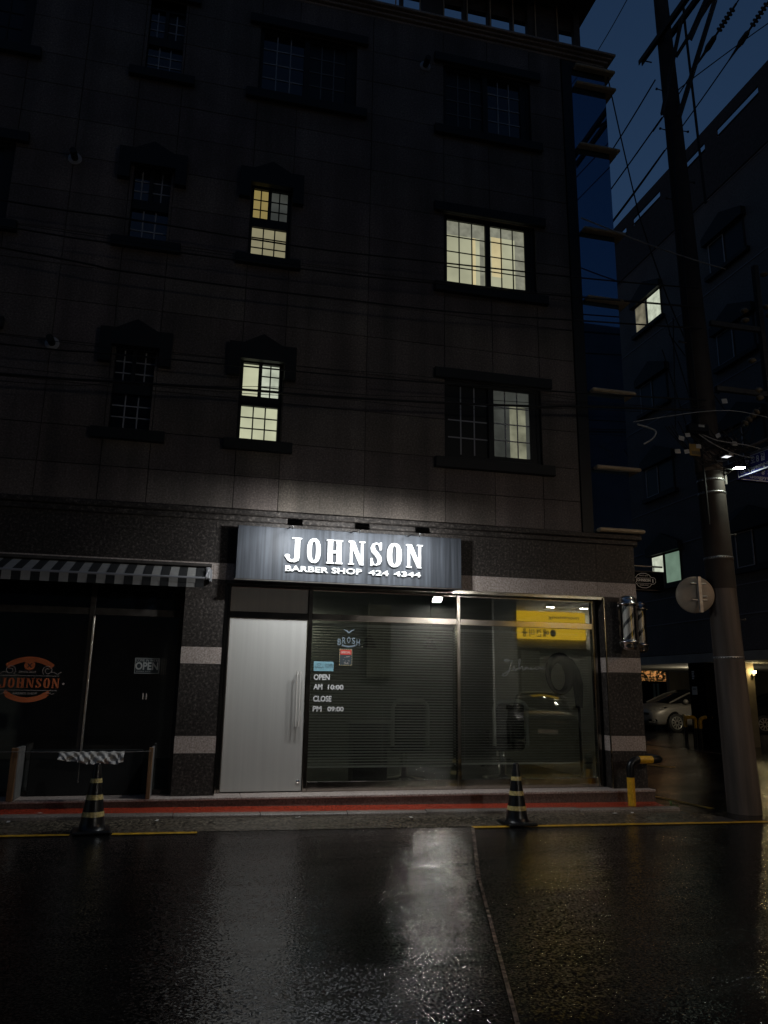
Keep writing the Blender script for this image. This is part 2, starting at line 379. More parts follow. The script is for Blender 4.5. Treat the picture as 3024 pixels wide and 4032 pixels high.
def thing(name, label, cat, loc=(0, 0, 0), rz=0, group=None):
    o = bpy.data.objects.new(name, None); COL.objects.link(o); o.location = loc; o.rotation_euler = (0, 0, rz)
    o.empty_display_size = .2; ORG[o.name] = Vector(loc)
    o['label'] = label; o['category'] = cat
    if group: o['group'] = group
    return o
def tag(o, label, cat, group=None):
    o['label'] = label; o['category'] = cat
    if group: o['group'] = group
    return o
def struct(o): o['kind'] = 'structure'; return o
def dup(root, loc, rz, label, group=None):
    r = root.copy(); COL.objects.link(r); r.location = loc; r.rotation_euler = (0, 0, rz); r['label'] = label
    if group: r['group'] = group
    for ch in list(root.children):
        c = ch.copy(); COL.objects.link(c); c.parent = r
        for g in list(ch.children):
            d = g.copy(); COL.objects.link(d); d.parent = c
    return r

# ---- lettering -------------------------------------------------------------
def text_into(mb, s, x0, x1, z0, z1, y, depth=.002, bold=0.0, flip=False):
    """a line of plain letters, scaled to fill x0..x1, z0..z1 and facing -y (or +y when flip)"""
    cu = bpy.data.curves.new('t', 'FONT'); cu.body = s; cu.size = 1; cu.offset = bold; cu.extrude = .5; cu.resolution_u = 3
    ob = bpy.data.objects.new('t', cu); COL.objects.link(ob)
    dg = bpy.context.evaluated_depsgraph_get(); dg.update()
    me = bpy.data.meshes.new_from_object(ob.evaluated_get(dg))
    vs = [v.co.copy() for v in me.vertices]; fs = [list(p.vertices) for p in me.polygons]
    bpy.data.objects.remove(ob); bpy.data.curves.remove(cu)
    if vs:
        ax = min(v.x for v in vs); bx = max(v.x for v in vs); az = min(v.y for v in vs); bz = max(v.y for v in vs)
        def P(v):
            u = (v.x - ax) / (bx - ax); w = (v.y - az) / (bz - az)
            X = x1 + (x0 - x1) * u if flip else x0 + (x1 - x0) * u
            yy = y + depth * (v.z) * (1 if flip else -1)
            return (X, yy, z0 + (z1 - z0) * w)
        mb._add([P(v) for v in vs], fs)
    bpy.data.meshes.remove(me)

def ell(cx, cz, rx, rz, n=28, p=2.4):
    r = []
    for i in range(n + 1):
        a = 2 * math.pi * i / n; c, s_ = math.cos(a), math.sin(a)
        r.append((cx + rx * math.copysign(abs(c) ** (2 / p), c), cz + rz * math.copysign(abs(s_) ** (2 / p), s_)))
    return r

def western(mb, ch, x0, x1, z0, z1, yb, yf):
    """heavy slab-serif wood-type letter filling the given cell, face towards -y at about yf"""
    w, h = x1 - x0, z1 - z0; st = [0]
    def fr(): st[0] += 1; return yf - .0006 * st[0]
    def rect(a, b, c, d): mb.box(x0 + a * w, x0 + b * w, fr(), yb, z0 + c * h, z0 + d * h)
    def poly(ps): mb.prism([(x0 + a * w, z0 + b * h) for a, b in ps], fr(), yb)
    if ch == 'H':
        for a in (.04, .58): rect(a + .04, a + .34, .0, 1.0); rect(a - .04, a + .42, 0, .055); rect(a - .04, a + .42, .945, 1)
        rect(.36, .64, .44, .54)
    elif ch == 'N':
        poly([(.02, 1), (.34, 1), (.98, 0), (.72, 0)])
        rect(.08, .22, 0, .96); rect(.80, .94, .04, 1)
        rect(-.02, .34, 0, .055); rect(.68, 1.06, .945, 1); rect(-.04, .2, .945, 1)
    elif ch == 'O':
        n = 28; A = ell(x0 + w / 2, z0 + h / 2, w / 2, h / 2 * 1.03, n); B = ell(x0 + w / 2, z0 + h / 2, w * .17, h * .40, n); y = fr()
        vs = [(p[0], y, p[1]) for p in A[:-1]] + [(p[0], y, p[1]) for p in B[:-1]] + [(p[0], yb, p[1]) for p in A[:-1]] + [(p[0], yb, p[1]) for p in B[:-1]]
        fs = []
        for i in range(n):
            j = (i + 1) % n
            fs += [(i, j, n + j, n + i), (i, 2 * n + i, 2 * n + j, j), (n + i, n + j, 3 * n + j, 3 * n + i)]
        mb._add(vs, fs)
    elif ch == 'S':
        sp = [(.80, .80), (.72, .93), (.5, .965), (.27, .90), (.20, .76), (.30, .62), (.52, .5), (.72, .38), (.79, .24), (.70, .10), (.48, .035), (.25, .08), (.16, .22)]
        ws = [.10, .12, .10, .22, .34, .36, .36, .36, .34, .22, .10, .12, .10]
        mb.ribbon([(x0 + a * w, z0 + b * h) for a, b in sp], [q * w for q in ws], fr(), yb)
        rect(.78, .94, .68, 1.0); rect(.04, .20, 0, .32)
    elif ch == 'J':
        rect(.60, .93, .2, 1); rect(.40, 1.04, .945, 1)
        sp = [(.765, .24), (.74, .12), (.60, .045), (.40, .03), (.22, .08), (.13, .18)]
        mb.ribbon([(x0 + a * w, z0 + b * h) for a, b in sp], [.33 * w, .33 * w, .22 * w, .16 * w, .18 * w, .2 * w], fr(), yb)
        mb.prism(ell(x0 + .13 * w, z0 + .23 * h, .17 * w, .075 * h, 14, 2)[:-1], fr(), yb)

def strokes(mb, lines, x0, x1, z0, z1, w, yb, yf, flip=False):
    """hangul as pen strokes in a unit cell; ('o', cx, cz, r) draws a ring"""
    k = 0
    def X(a): return x1 + (x0 - x1) * a if flip else x0 + (x1 - x0) * a
    for L in lines:
        k += 1
        if L[0] == 'o':
            pts = [(X(L[1] + L[3] * math.cos(t * math.pi / 8)), z0 + (z1 - z0) * (L[2] + L[3] * math.sin(t * math.pi / 8))) for t in range(17)]
        else:
            pts = [(X(a), z0 + (z1 - z0) * b) for a, b in L]
        d = .0003 * k * (1 if yf > yb else -1)
        mb.ribbon(pts, w, yf + d, yb)
HAN = {
 'gong': [[(.2, .95), (.8, .95), (.8, .70)], [(.5, .78), (.5, .55)], [(.05, .53), (.95, .53)], ('o', .5, .22, .2)],
 'pyeong': [[(.08, .93), (.62, .93)], [(.22, .93), (.22, .62)], [(.48, .93), (.48, .62)], [(.04, .6), (.66, .6)], [(.85, 1), (.85, .45)], [(.66, .84), (.85, .84)], [(.66, .7), (.85, .7)], ('o', .52, .2, .19)],
 'ro': [[(.2, .95), (.8, .95), (.8, .74), (.2, .74), (.2, .5), (.82, .5)], [(.5, .5), (.5, .2)], [(.03, .18), (.97, .18)]],
 'gil': [[(.1, .92), (.58, .92), (.2, .5)], [(.84, 1), (.84, .5)], [(.2, .42), (.84, .42), (.84, .22), (.2, .22), (.2, .02), (.88, .02)]],
 'ae': [('o', .26, .55, .2), [(.62, .98), (.62, .05)], [(.86, 1), (.86, .0)], [(.62, .52), (.86, .52)]],
 'gyeon': [[(.08, .92), (.5, .92), (.12, .5)], [(.8, 1), (.8, .36)], [(.52, .8), (.8, .8)], [(.52, .62), (.8, .62)], [(.22, .34), (.22, .05), (.85, .05)]],
 'mi': [[(.1, .85), (.55, .85), (.55, .3), (.1, .3), (.1, .85)], [(.84, 1), (.84, 0)]],
 'yong': [('o', .5, .84, .14), [(.34, .66), (.34, .52)], [(.66, .66), (.66, .52)], [(.03, .5), (.97, .5)], ('o', .5, .2, .18)],
}

# ================================================================== THE GROUND
def sst(t): t = max(0, min(1, t)); return t * t * (3 - 2 * t)
def gz(x, y=0):
    b = -.009 * (max(-20, min(8, x)) - .7)
    return b + .236 * sst((x - 8.2) / 3.6)
def sheet(name, mat, x0, x1, y0f, y1f, dz, nx=60, ny=1, kind=True):
    mb = MB(); vs = []; 
    for i in range(nx + 1):
        x = x0 + (x1 - x0) * i / nx
        a, b = (y0f(x) if callable(y0f) else y0f), (y1f(x) if callable(y1f) else y1f)
        for j in range(ny + 1):
            y = a + (b - a) * j / ny; vs.append((x, y, gz(x, y) + dz))
    fs = [(i * (ny + 1) + j, (i + 1) * (ny + 1) + j, (i + 1) * (ny + 1) + j + 1, i * (ny + 1) + j + 1) for i in range(nx) for j in range(ny)]
    mb._add(vs, fs); return mb.build(name, mat)
xs = [-150, -60, -20, -10, -6, -4, -2, 0, 2, 4, 6, 7, 8] + [8.2 + .3 * i for i in range(13)] + [13, 16, 20, 30, 60, 150]
ys = [-150, -60, -30, -18, -12, -8, -4, -1.5, 0, 2, 6, 12, 20, 40, 150]
mb = MB()
mb._add([(x, y, gz(x, y)) for x in xs for y in ys], [(i * len(ys) + j, (i + 1) * len(ys) + j, (i + 1) * len(ys) + j + 1, i * len(ys) + j + 1) for i in range(len(xs) - 1) for j in range(len(ys) - 1)])
struct(mb.build('road', 'asphalt'))

struct(sheet('yellow_line', 'yellowline', -20, -1.2, -1.10, -1.0, .009, 40))
struct(sheet('yellow_line', 'yellowline', -.78, .10, -1.10, -1.0, .009, 10))
struct(sheet('yellow_line', 'yellowline', 3.25, 7.3, -1.10, -.99, .009, 20))
def strip(name, mat, a, b, w, dz, n=24):
    a = Vector((*a, 0)); b = Vector((*b, 0)); d = (b - a).normalized(); q = Vector((-d.y, d.x, 0)) * w / 2
    mb = MB(); vs = []
    for i in range(n + 1):
        p = a + (b - a) * i / n
        for s in (-1, 1):
            c = p + q * s; vs.append((c.x, c.y, gz(c.x, c.y) + dz))
    mb._add(vs, [(2 * i, 2 * i + 2, 2 * i + 3, 2 * i + 1) for i in range(n)]); return struct(mb.build(name, mat))
strip('yellow_line', 'yellowline', (7.14, 1.5), (7.28, .05), .12, .009)
strip('yellow_line', 'yellowline', (7.14, 1.5), (6.9, 12), .12, .013)
def gutter_sheet():
    mb = MB(); vs = []; N = 40; prof = [(-.97, .004), (-.80, .022), (-.62, .052), (-.506, .066)]
    for i in range(N + 1):
        x = -20 + 26.45 * i / N; vs += [(x + (.25 if i == N and j > 1 else 0) * 0, p[0], gz(x) + p[1]) for j, p in enumerate(prof)]
    vs += [(6.9, p[0], gz(6.9) + .003) for p in prof]; N += 1
    mb._add(vs, [(i * 4 + j, (i + 1) * 4 + j, (i + 1) * 4 + j + 1, i * 4 + j + 1) for i in range(N) for j in range(3)]); return struct(mb.build('gutter', 'gutter'))
gutter_sheet()
strip('white_line', 'whiteline', (3.23, -1.12), (2.43, -3.45), .036, .009)
strip('white_line', 'whiteline', (2.43, -3.47), (1.6, -6.2), .024, .009)
strip('white_line', 'whiteline', (11.98, 9.9), (12.0, 4.0), .1, .009)
strip('yellow_line', 'yellowline', (9.55, 5.6), (9.75, 4.6), .12, .009)
# kerb and red footway, stepping with the fall of the street
def swept(name, mat, prof, x0, x1, N=40):
    mb = MB(); vs = []; k = len(prof)
    for i in range(N + 1):
        x = x0 + (x1 - x0) * i / N; vs += [(x, p[0], gz(x) + p[1]) for p in prof]
    mb._add(vs, [(i * k + j, (i + 1) * k + j, (i + 1) * k + j + 1, i * k + j + 1) for i in range(N) for j in range(k - 1)] + [[N * k + j for j in range(k)]])
    return struct(mb.build(name, mat))
mb = MB(); kp = [(-.505, 0), (-.50, .092), (-.49, .104), (-.475, .108), (-.392, .114), (-.392, 0)]; k0 = -20.0; random.seed(9)
while k0 < 6.39:
    k1 = min(k0 + random.uniform(.92, 1.05), 6.40); dz, dy = random.uniform(-.004, .004), random.uniform(-.005, .004); vs = []
    for x in (k0 + .004, k1 - .004): vs += [(x, p[0] + dy * (j < 4), gz(x) + p[1] + dz * (p[1] > 0)) for j, p in enumerate(kp)]
    mb._add(vs, [(j, 6 + j, 7 + j, j + 1) for j in range(5)] + [tuple(range(6)), tuple(range(11, 5, -1))]); k0 = k1
struct(mb.build('kerb', 'kerb'))
swept('footway', 'red', [(-.388, .0), (-.388, .111), (-.14, .138), (.0, .142), (.0, 0)], -20, 6.25)
# scraps of litter in the gutter
random.seed(17)
for x, y in ((-1.9, -.58), (-.35, -.66), (1.25, -.57), (2.6, -.70), (4.75, -.60), (5.35, -.64), (5.6, -.62), (-1.62, -.40)):
    mb = MB(); z = gz(x) + (.062 if y < -.5 else .119); a = random.uniform(0, 3); w, h = random.uniform(.02, .035), random.uniform(.012, .02); c, q = math.cos(a), math.sin(a)
    P = [(x + c * u * w - q * v * h, y + q * u * w + c * v * h, z + .006 + random.uniform(0, .012)) for u, v in ((-1, -1), (0, -1.2), (1, -1), (1, 1), (0, .8), (-1, 1))]
    mb._add(P, [(0, 1, 4, 5), (1, 2, 3, 4)]); tag(mb.build('litter_scrap', plain('pale_scrap', (.5, .48, .44), .7)), 'small pale scrap of litter on the wet ground by the kerb', 'litter', 'scraps of litter along the kerb')
# drain grate in the corner
t = thing('drain_grate', 'dark iron drain grate in the road beside the kerb end', 'drain', (6.62, -.82, gz(6.6) + .004))
mb = MB(); mb.box(6.34, 6.92, -1.0, -.97, gz(6.6) - .02, gz(6.6) + .012); mb.box(6.34, 6.92, -.66, -.63, gz(6.6) - .02, gz(6.6) + .012); mb.box(6.325, 6.3399, -1.0, -.63, gz(6.6) - .02, gz(6.6) + .012); mb.build('frame', 'rust', t)
mb = MB()
for i in range(14): mb.box(6.345 + .042 * i, 6.367 + .042 * i, -.968, -.662, gz(6.6) - .02, gz(6.6) + .010)
mb.build('bars', 'rust', t)

# ================================================================== THE BARBER BUILDING
B = thing('apartment_building', 'four storey granite clad apartment building with a barber shop on its ground floor', 'building', (0, 0, 0))
XJ = [-9.2, -8.1, -7.0, -5.9, -5.0, -4.1, -2.96, -2.195, -1.43, -.824, .29, .89, 2.083, 3.276, 4.046, 4.812, 5.41]
ZJ = [3.86, 4.33, 4.84, 5.43, 6.01, 6.60, 7.125, 7.64, 8.24, 8.82, 9.42, 9.94, 10.44, 11.05, 11.62, 12.3]
OPEN = []
def wz(k): return 2.803 * k
for k in range(3):
    OPEN.append((3.28, 4.82, 4.84 + wz(k), 6.07 + wz(k)))
    OPEN.append((-4.5, -2.96, 4.84 + wz(k), 6.07 + wz(k)))
    if k < 2:
        OPEN.append((.28, .88, 4.84 + wz(k), 6.05 + wz(k)))
OPEN.append((.28, 1.82, 10.46, 11.67))
for k in range(3): OPEN.append((-1.38, -.86, 4.84 + wz(k), 6.05 + wz(k) + (.12 if k == 2 else 0)))
mb = MB(); g = .0045
for i in range(len(XJ) - 1):
    for j in range(len(ZJ) - 1):
        a, b, c, d = XJ[i] + g, XJ[i + 1] - g, ZJ[j] + g, ZJ[j + 1] - g
        q = .86 + .28 * random.random(); mb.tint = (q, q * random.uniform(.97, 1.03), q * random.uniform(.95, 1.02))
        rects = [(a, b, c, d)]
        for (o0, o1, p0, p1) in OPEN:
            nr = []
            for (r0, r1, s0, s1) in rects:
                if r1 <= o0 or r0 >= o1 or s1 <= p0 or s0 >= p1: nr.append((r0, r1, s0, s1)); continue
                if r0 < o0: nr.append((r0, o0, s0, s1))
                if r1 > o1: nr.append((o1, r1, s0, s1))
                m0, m1 = max(r0, o0), min(r1, o1)
                if s0 < p0: nr.append((m0, m1, s0, p0))
                if s1 > p1: nr.append((m0, m1, p1, s1))
            rects = nr
        for (r0, r1, s0, s1) in rects: mb.box(r0, r1, random.uniform(-.0015, .0015), .03, s0, s1)
clad = mb.build('wall', 'clad', B, tint=True)
# structural core behind the cladding (cut for every opening), roof and flanks
mb = MB()
rects = [(-9.2, 6.2, 3.75, 12.3)]
for (o0, o1, p0, p1) in OPEN:
    nr = []
    for (r0, r1, s0, s1) in rects:
        if r1 <= o0 or r0 >= o1 or s1 <= p0 or s0 >= p1: nr.append((r0, r1, s0, s1)); continue
        if r0 < o0: nr.append((r0, o0, s0, s1))
        if r1 > o1: nr.append((o1, r1, s0, s1))
        m0, m1 = max(r0, o0), min(r1, o1)
        if s0 < p0: nr.append((m0, m1, s0, p0))
        if s1 > p1: nr.append((m0, m1, p1, s1))
    rects = nr
for (r0, r1, s0, s1) in rects: mb.quad((r0, .031, s0), (r1, .031, s0), (r1, .031, s1), (r0, .031, s1))
mb.build('wall_core', 'void', B)
mb = MB(); mb.box(6.0, 6.22, .25, 12, 0, 3.68); mb.box(6.02, 6.2, .7, 12, 3.9, 12.3); mb.box(-9.2, -9.0, .05, 12, 0, 12.3); mb.box(-9.2, 6.2, 11.8, 12, 0, 12.3)
mb.build('side_wall', 'darkstone', B)
mb = MB(); mb.box(-9.2, 6.2, .05, 12, 12.3, 12.38); mb.build('roof', 'void', B)

# ---- windows -------------------------------------------------------------
def rect_frame(mb, x0, x1, z0, z1, w, y0, y1):
    mb.box(x0, x1, y0, y1, z0, z0 + w); mb.box(x0, x1, y0, y1, z1 - w, z1)
    mb.box(x0, x0 + w, y0, y1, z0 + w, z1 - w); mb.box(x1 - w, x1, y0, y1, z0 + w, z1 - w)
def reveal(mb, x0, x1, z0, z1, d=.16):
    mb.quad((x0, .02, z0), (x0, d, z0), (x0, d, z1), (x0, .02, z1)); mb.quad((x1, .02, z0), (x1, d, z0), (x1, d, z1), (x1, .02, z1))
    mb.quad((x0, .02, z0), (x1, .02, z0), (x1, d, z0), (x0, d, z0)); mb.quad((x0, .02, z1), (x1, .02, z1), (x1, d, z1), (x0, d, z1))
    mb.quad((x0, d, z0), (x1, d, z0), (x1, d, z1), (x0, d, z1))
def pane(win, x0, x1, z0, z1, mat, nx, nz, mun='muntin', y=.10, mw=.018):
    mb = MB(); mb.box(x0, x1, y, y + .006, z0, z1); mb.build('pane', mat, win)
    if nx or nz:
        mb = MB()
        for i in range(1, nx): x = x0 + (x1 - x0) * i / nx; mb.box(x - mw / 2, x + mw / 2, y - .012, y - .002, z0, z1)
        for i in range(1, nz): z = z0 + (z1 - z0) * i / nz; mb.box(x0, x1, y - .010, y - .003, z - mw / 2, z + mw / 2)
        mb.build('muntin', mun, win)
def double_window(x0, z0, h, left, right, gl, gr):
    """two sliding sashes between a flat lintel and a sill; x0, z0 = lower left of the opening"""
    x1, z1 = x0 + 1.54, z0 + h
    mb = MB(); reveal(mb, x0, x1, z0, z1); rect_frame(mb, x0, x1, z0, z1, .06, .055, .13)
    mb.box(x0 + .70, x0 + .785, .05, .125, z0 + .06, z1 - .06)
    mb.box(x0 + .06, x0 + .70, .065, .12, z0 + .06, z0 + .09); mb.box(x0 + .785, x1 - .06, .065, .12, z0 + .06, z0 + .11)
    mb.box(x1 - .16, x1 - .06, .068, .12, z0 + .11, z1 - .06)
    w = mb.build('window', 'black', B)
    pane(w, x0 + .06, x0 + .70, z0 + .09, z1 - .06, left, 3, 4, gl); pane(w, x0 + .785, x1 - .16, z0 + .11, z1 - .06, right, 3, 4, gr)
    mb = MB(); mb.bbox(x0 - .17, x1 + .17, -.07, .0, z1, z1 + .16, .008); mb.build('lintel', 'black', w)
    mb = MB(); mb.bbox(x0 - .17, x1 + .17, -.08, .0, z0 - .16, z0, .008); mb.build('sill', 'black', w)
    return w
def tall_window(xc, z0, lo, ul, ur, gm, hood=True):
    x0, x1 = xc - .30, xc + .30
    mb = MB(); reveal(mb, x0, x1, z0, z0 + 1.21); rect_frame(mb, x0, x1, z0, z0 + 1.21, .045, .055, .13)
    mb.box(x0 + .045, x1 - .045, .05, .13, z0 + .525, z0 + .67); mb.box(xc - .04, xc + .01, .055, .125, z0 + .67, z0 + 1.165)
    w = mb.build('window', 'black', B)
    pane(w, x0 + .05, x1 - .05, z0 + .045, z0 + .525, lo, 3, 3, gm)
    pane(w, x0 + .05, xc - .04, z0 + .67, z0 + 1.16, ul, *((2, 3) if ul != 'litbright' else (0, 0)), gm)
    pane(w, xc + .01, x1 - .05, z0 + .67, z0 + 1.16, ur, 2, 3, gm)
    mb = MB(); mb.bbox(xc - .47, xc + .47, -.08, .0, z0 - .15, z0, .008); mb.build('sill', 'black', w)
    mb = MB()
    if hood:
        mb.prism([(xc - .47, z0 + .92), (xc - .31, z0 + .92), (xc - .31, z0 + 1.17), (xc + .31, z0 + 1.17), (xc + .31, z0 + .92), (xc + .47, z0 + .92), (xc + .47, z0 + 1.41), (xc + .27, z0 + 1.41), (xc, z0 + 1.56), (xc - .27, z0 + 1.41), (xc - .47, z0 + 1.41)], -.09, .0)
        mb.build('hood', 'black', w)
    else:
        mb.bbox(xc - .47, xc + .47, -.07, 0, z0 + 1.33, z0 + 1.5, .008); mb.build('lintel', 'black', w)
D_ = 'darkglass'
def glow_curtain(win, x0, x1, z0, z1, mat):
    mb = MB(); mb.box(x0, x1, .0955, .0985, z0, z1); mb.build('curtain', mat, win)  # overlay glows itself; uneven window light put into its emission
w = double_window(3.28, 4.84, 1.23, 'panedark', 'litgrey', 'muntin', 'muntin'); glow_curtain(w, 4.34, 4.60, 4.955, 5.78, 'litwarm2')  # no curtain here: the pane's bright strip, put in as glow
z_ = 4.84 + wz(1)
w = double_window(3.28, z_, 1.23, 'litwarm', 'litwarm', 'black', 'black')  # muntins black here: silhouette against the lit panes put into colour
for a, b, c, d, m in ((3.345, 3.975, z_ + .93, z_ + 1.165, 'curtain_grey'), (3.90, 3.975, z_ + .095, z_ + .928, 'curtain_grey'), (4.07, 4.655, z_ + 1.0, z_ + 1.165, 'curtain_grey'), (4.50, 4.655, z_ + .115, z_ + .998, 'curtain_grey'), (3.76, 3.83, z_ + .095, z_ + .928, 'curtain_cream'), (4.10, 4.28, z_ + .3, z_ + .998, 'curtain_cream')): glow_curtain(w, a, b, c, d, m)
double_window(3.28, 4.84 + wz(2), 1.23, 'panedark', D_, 'greymuntin', 'muntin')
double_window(.28, 10.46, 1.21, D_, 'panedark', 'muntin', 'greymuntin')
for k in range(3): double_window(-4.5, 4.84 + wz(k), 1.23, 'panedark', 'panedark', 'black', 'black')
tall_window(.58, 4.84, 'litbright', 'litbright', 'litcool', 'black')  # black muntins again stand for the backlit silhouette
tall_window(.58, 4.84 + wz(1), 'litdim2', 'litamber', 'litgrey', 'black')
for k in range(3): tall_window(-1.12, 4.84 + wz(k), D_, D_, 'panedark', 'muntin', k < 2)
# ---- vent pipes
for (x, z) in ((-2.18, 8.77), (2.96, 11.55), (-2.18, 5.95)):
    mb = MB(); mb.tube([(x, -.03, z), (x, .05, z)], .04, 12)
    mb.tube([(x, -.19, z + .0), (x, -.03, z)], .047, 14); v = mb.build('vent_pipe', 'black', B)
    mb = MB(); mb.lathe([(.045, -.012), (.088, -.012), (.092, 0), (.092, .004)], (x, -.003, z), (0, 1, 0), 20); mb.build('collar', 'muntin', v)

# ---- ledge, fascia, pale band
mb = MB(); mb.bbox(-9.2, 6.36, -.075, .03, 3.78, 3.855, .012); mb.bbox(-9.2, 6.30, -.045, .03, 3.70, 3.776, .01); mb.box(6.2, 6.33, .031, 6, 3.70, 3.85)
mb.build('ledge', 'darkstone', B)
mb = MB(); xs_ = [-9.2, -6.5, -3.6, -2.0, .10, 2.0, 3.66, 4.81, 5.62, 6.25]
for a, b in zip(xs_[:-1], xs_[1:]): mb.box(a + .002, b - .002, 0, .24, 3.132, 3.698)
mb.build('fascia', 'darkstone', B)
mb = MB()
for a, b in zip(xs_[:-1], xs_[1:]): mb.box(a + .002, b - .002, -.003, .24, 2.915, 3.128)
mb.build('lintel_band', 'lightstone', B)
mb = MB(); mb.box(-9.2, 5.71, .02, .30, 2.872, 2.913); mb.build('soffit_trim', 'steel', B)
# ---- piers with pale bands
def pier(x0, x1, y1):
    mb = MB()
    zb = [.247, .745, .952, 1.83, 2.042, 2.912]
    for i in range(5):
        mb.m = i % 2; o = .0 if i % 2 == 0 else -.002
        mb.box(x0, x1, o, y1, zb[i] + .002, zb[i + 1] - .002)
    p = mb.build('pier', ['darkstone', 'lightstone'], B)
    return p
p1 = pier(-.235, .268, .26); p2 = pier(5.715, 6.252, .26)
mb = MB(); mb.box(.2685, .282, -.006, .2, .25, 2.9); mb.build('corner_trim', 'steel', p1)
mb = MB(); mb.box(5.700, 5.7145, -.006, .012, .25, 2.9); mb.build('corner_trim', 'steel', p2)
# ---- step
mb = MB()
for a, b in zip([-9.2, -7, -5, -3, -1.2, .6, 2.0, 3.5, 5.0], [-7, -5, -3, -1.2, .6, 2.0, 3.5, 5.0, 6.27]): mb.bbox(a + .001, b - .001, -.16, .8, .215, .247, .006)
mb.build('step_tread', 'lightstone', B)
mb = MB(); mb.box(-9.2, 6.262, -.145, .75, -.1, .214); mb.build('step_riser', granite('riser_granite', (.05, .033, .027), (.11, .078, .065), (.17, .13, .11), .4, 46, stain=.3), B)

# ---- glazed corner with projecting fins
mb = MB(); mb.box(5.42, 5.60, -.02, .2, 3.86, 12.26); mb.box(5.60, 6.255, -.015, .1, 12.12, 12.26); mb.build('corner_frame', 'black', B)
mb = MB(); mb.box(5.602, 6.25, .0, .02, 3.87, 12.118); mb.box(6.235, 6.255, .021, 4.0, 3.87, 12.118); cg = mb.build('corner_glazing', 'cornerglass', B)
for z in (12.13, 11.77, 10.54, 8.94, 7.70, 6.12, 4.87, 3.90):
    mb = MB(); mb.bbox(5.64, 6.40, -.13, -.001, z - .022, z + .038, .02); mb.bbox(6.256, 6.40, .0, 4.0, z - .022, z + .038, .02); mb.build('fin', 'fin', B)
# ---- cornice and the terrace above it
mb = MB()
for z0, z1, o in ((12.30, 12.35, .0), (12.35, 12.40, .05), (12.40, 12.44, .10), (12.44, 12.49, .15)):
    mb.bbox(-9.2, 6.26 + o, -o - .003, .1, z0 + .001, z1 - .001, .008); mb.box(6.15, 6.255 + o, .1, 12, z0 + .001, z1 - .001)
mb.build('cornice', 'cornice', B)
mb = MB()
for x in [-5.6 + .46 * i for i in range(26)]: mb.tube([(x, .95, 12.4), (x, .95, 14.6)], .013, 6)
mb.build('terrace_railing', 'fin', B)
mb = MB()
for x0, x1 in ((-6, 2.0), (2.78, 2.84), (3.2, 3.62), (4.0, 4.09), (4.49, 4.56), (4.97, 5.02), (5.30, 5.95), (6.28, 6.40)): mb.box(x0, x1, 1.0, 1.12, 12.4, 14.7)
mb.build('terrace_screen', 'rust', B)
mb = MB(); mb.box(-6, 6.57, .25, 1.4, 14.52, 14.62); mb.box(-6, 6.40, 1.1, 1.2, 14.15, 14.519); mb.build('terrace_canopy', 'rust', B)

# ---- shopfront ------------------------------------------------------------
Y = .20
mb = MB()
for x0, x1, z0, z1 in ((.318, .350, .25, 2.872), (1.388, 1.445, .25, 2.872), (3.497, 3.548, .25, 2.872), (5.598, 5.66, .25, 2.872), (.282, .3165, .25, 2.872)):
    mb.bbox(x0, x1, Y - .03, Y + .06, z0, z1, .004)
for x0, x1 in ((1.4455, 3.4965), (3.5485, 5.5975)):
    mb.bbox(x0, x1, Y - .022, Y + .05, .25, .372, .004); mb.bbox(x0, x1, Y - .028, Y + .05, 2.446, 2.53, .004)
    mb.bbox(x0, x1, Y - .015, Y + .05, 2.845, 2.871, .003)
mb.bbox(.3505, 1.3875, Y - .02, Y + .05, 2.436, 2.528, .004); mb.bbox(.3505, 1.3875, Y - .015, Y + .05, 2.845, 2.871, .003)
sf = mb.build('shop_frame', 'steel', B)
mb = MB(); mb.box(5.661, 5.7, Y + .0, Y + .06, .25, 2.9); mb.build('side_panel', 'darkstone', sf)
mb = MB(); mb.box(.352, 1.386, Y + .0, Y + .02, 2.53, 2.844); mb.build('transom_panel', 'doorpanel', sf)
mb = MB(); mb.bbox(.356, 1.376, Y - .012, Y + .03, .262, 2.432, .003); dr = mb.build('shop_door', 'doorpanel', B)
for yy, xx in ((.115, 1.262), (.115, 1.302)):
    mb = MB(); mb.tube([(xx, yy, 1.06), (xx, yy, 1.76)], .0125, 10)
    for zz in (1.72, 1.12): mb.tube([(xx, yy, zz), (xx, Y - .012, zz)], .008, 8)
    mb.build('handle', 'palesteel', dr)
mb = MB(); mb.lathe([(.0, -.014), (.02, -.012), (.026, 0)], (1.33, Y - .013, .375), (0, 1, 0), 16); mb.build('lock', 'chrome', dr)
def shop_pane(x0, x1, z0, z1):
    mb = MB(); mb.box(x0, x1, Y + .004, Y + .010, z0, z1); return mb.build('window_pane', 'filmglass', B)
w1 = shop_pane(1.446, 3.496, .373, 2.445); w1t = shop_pane(1.446, 3.496, 2.531, 2.844)
w2 = shop_pane(3.549, 5.597, .373, 2.445); w2t = shop_pane(3.549, 5.597, 2.531, 2.844)
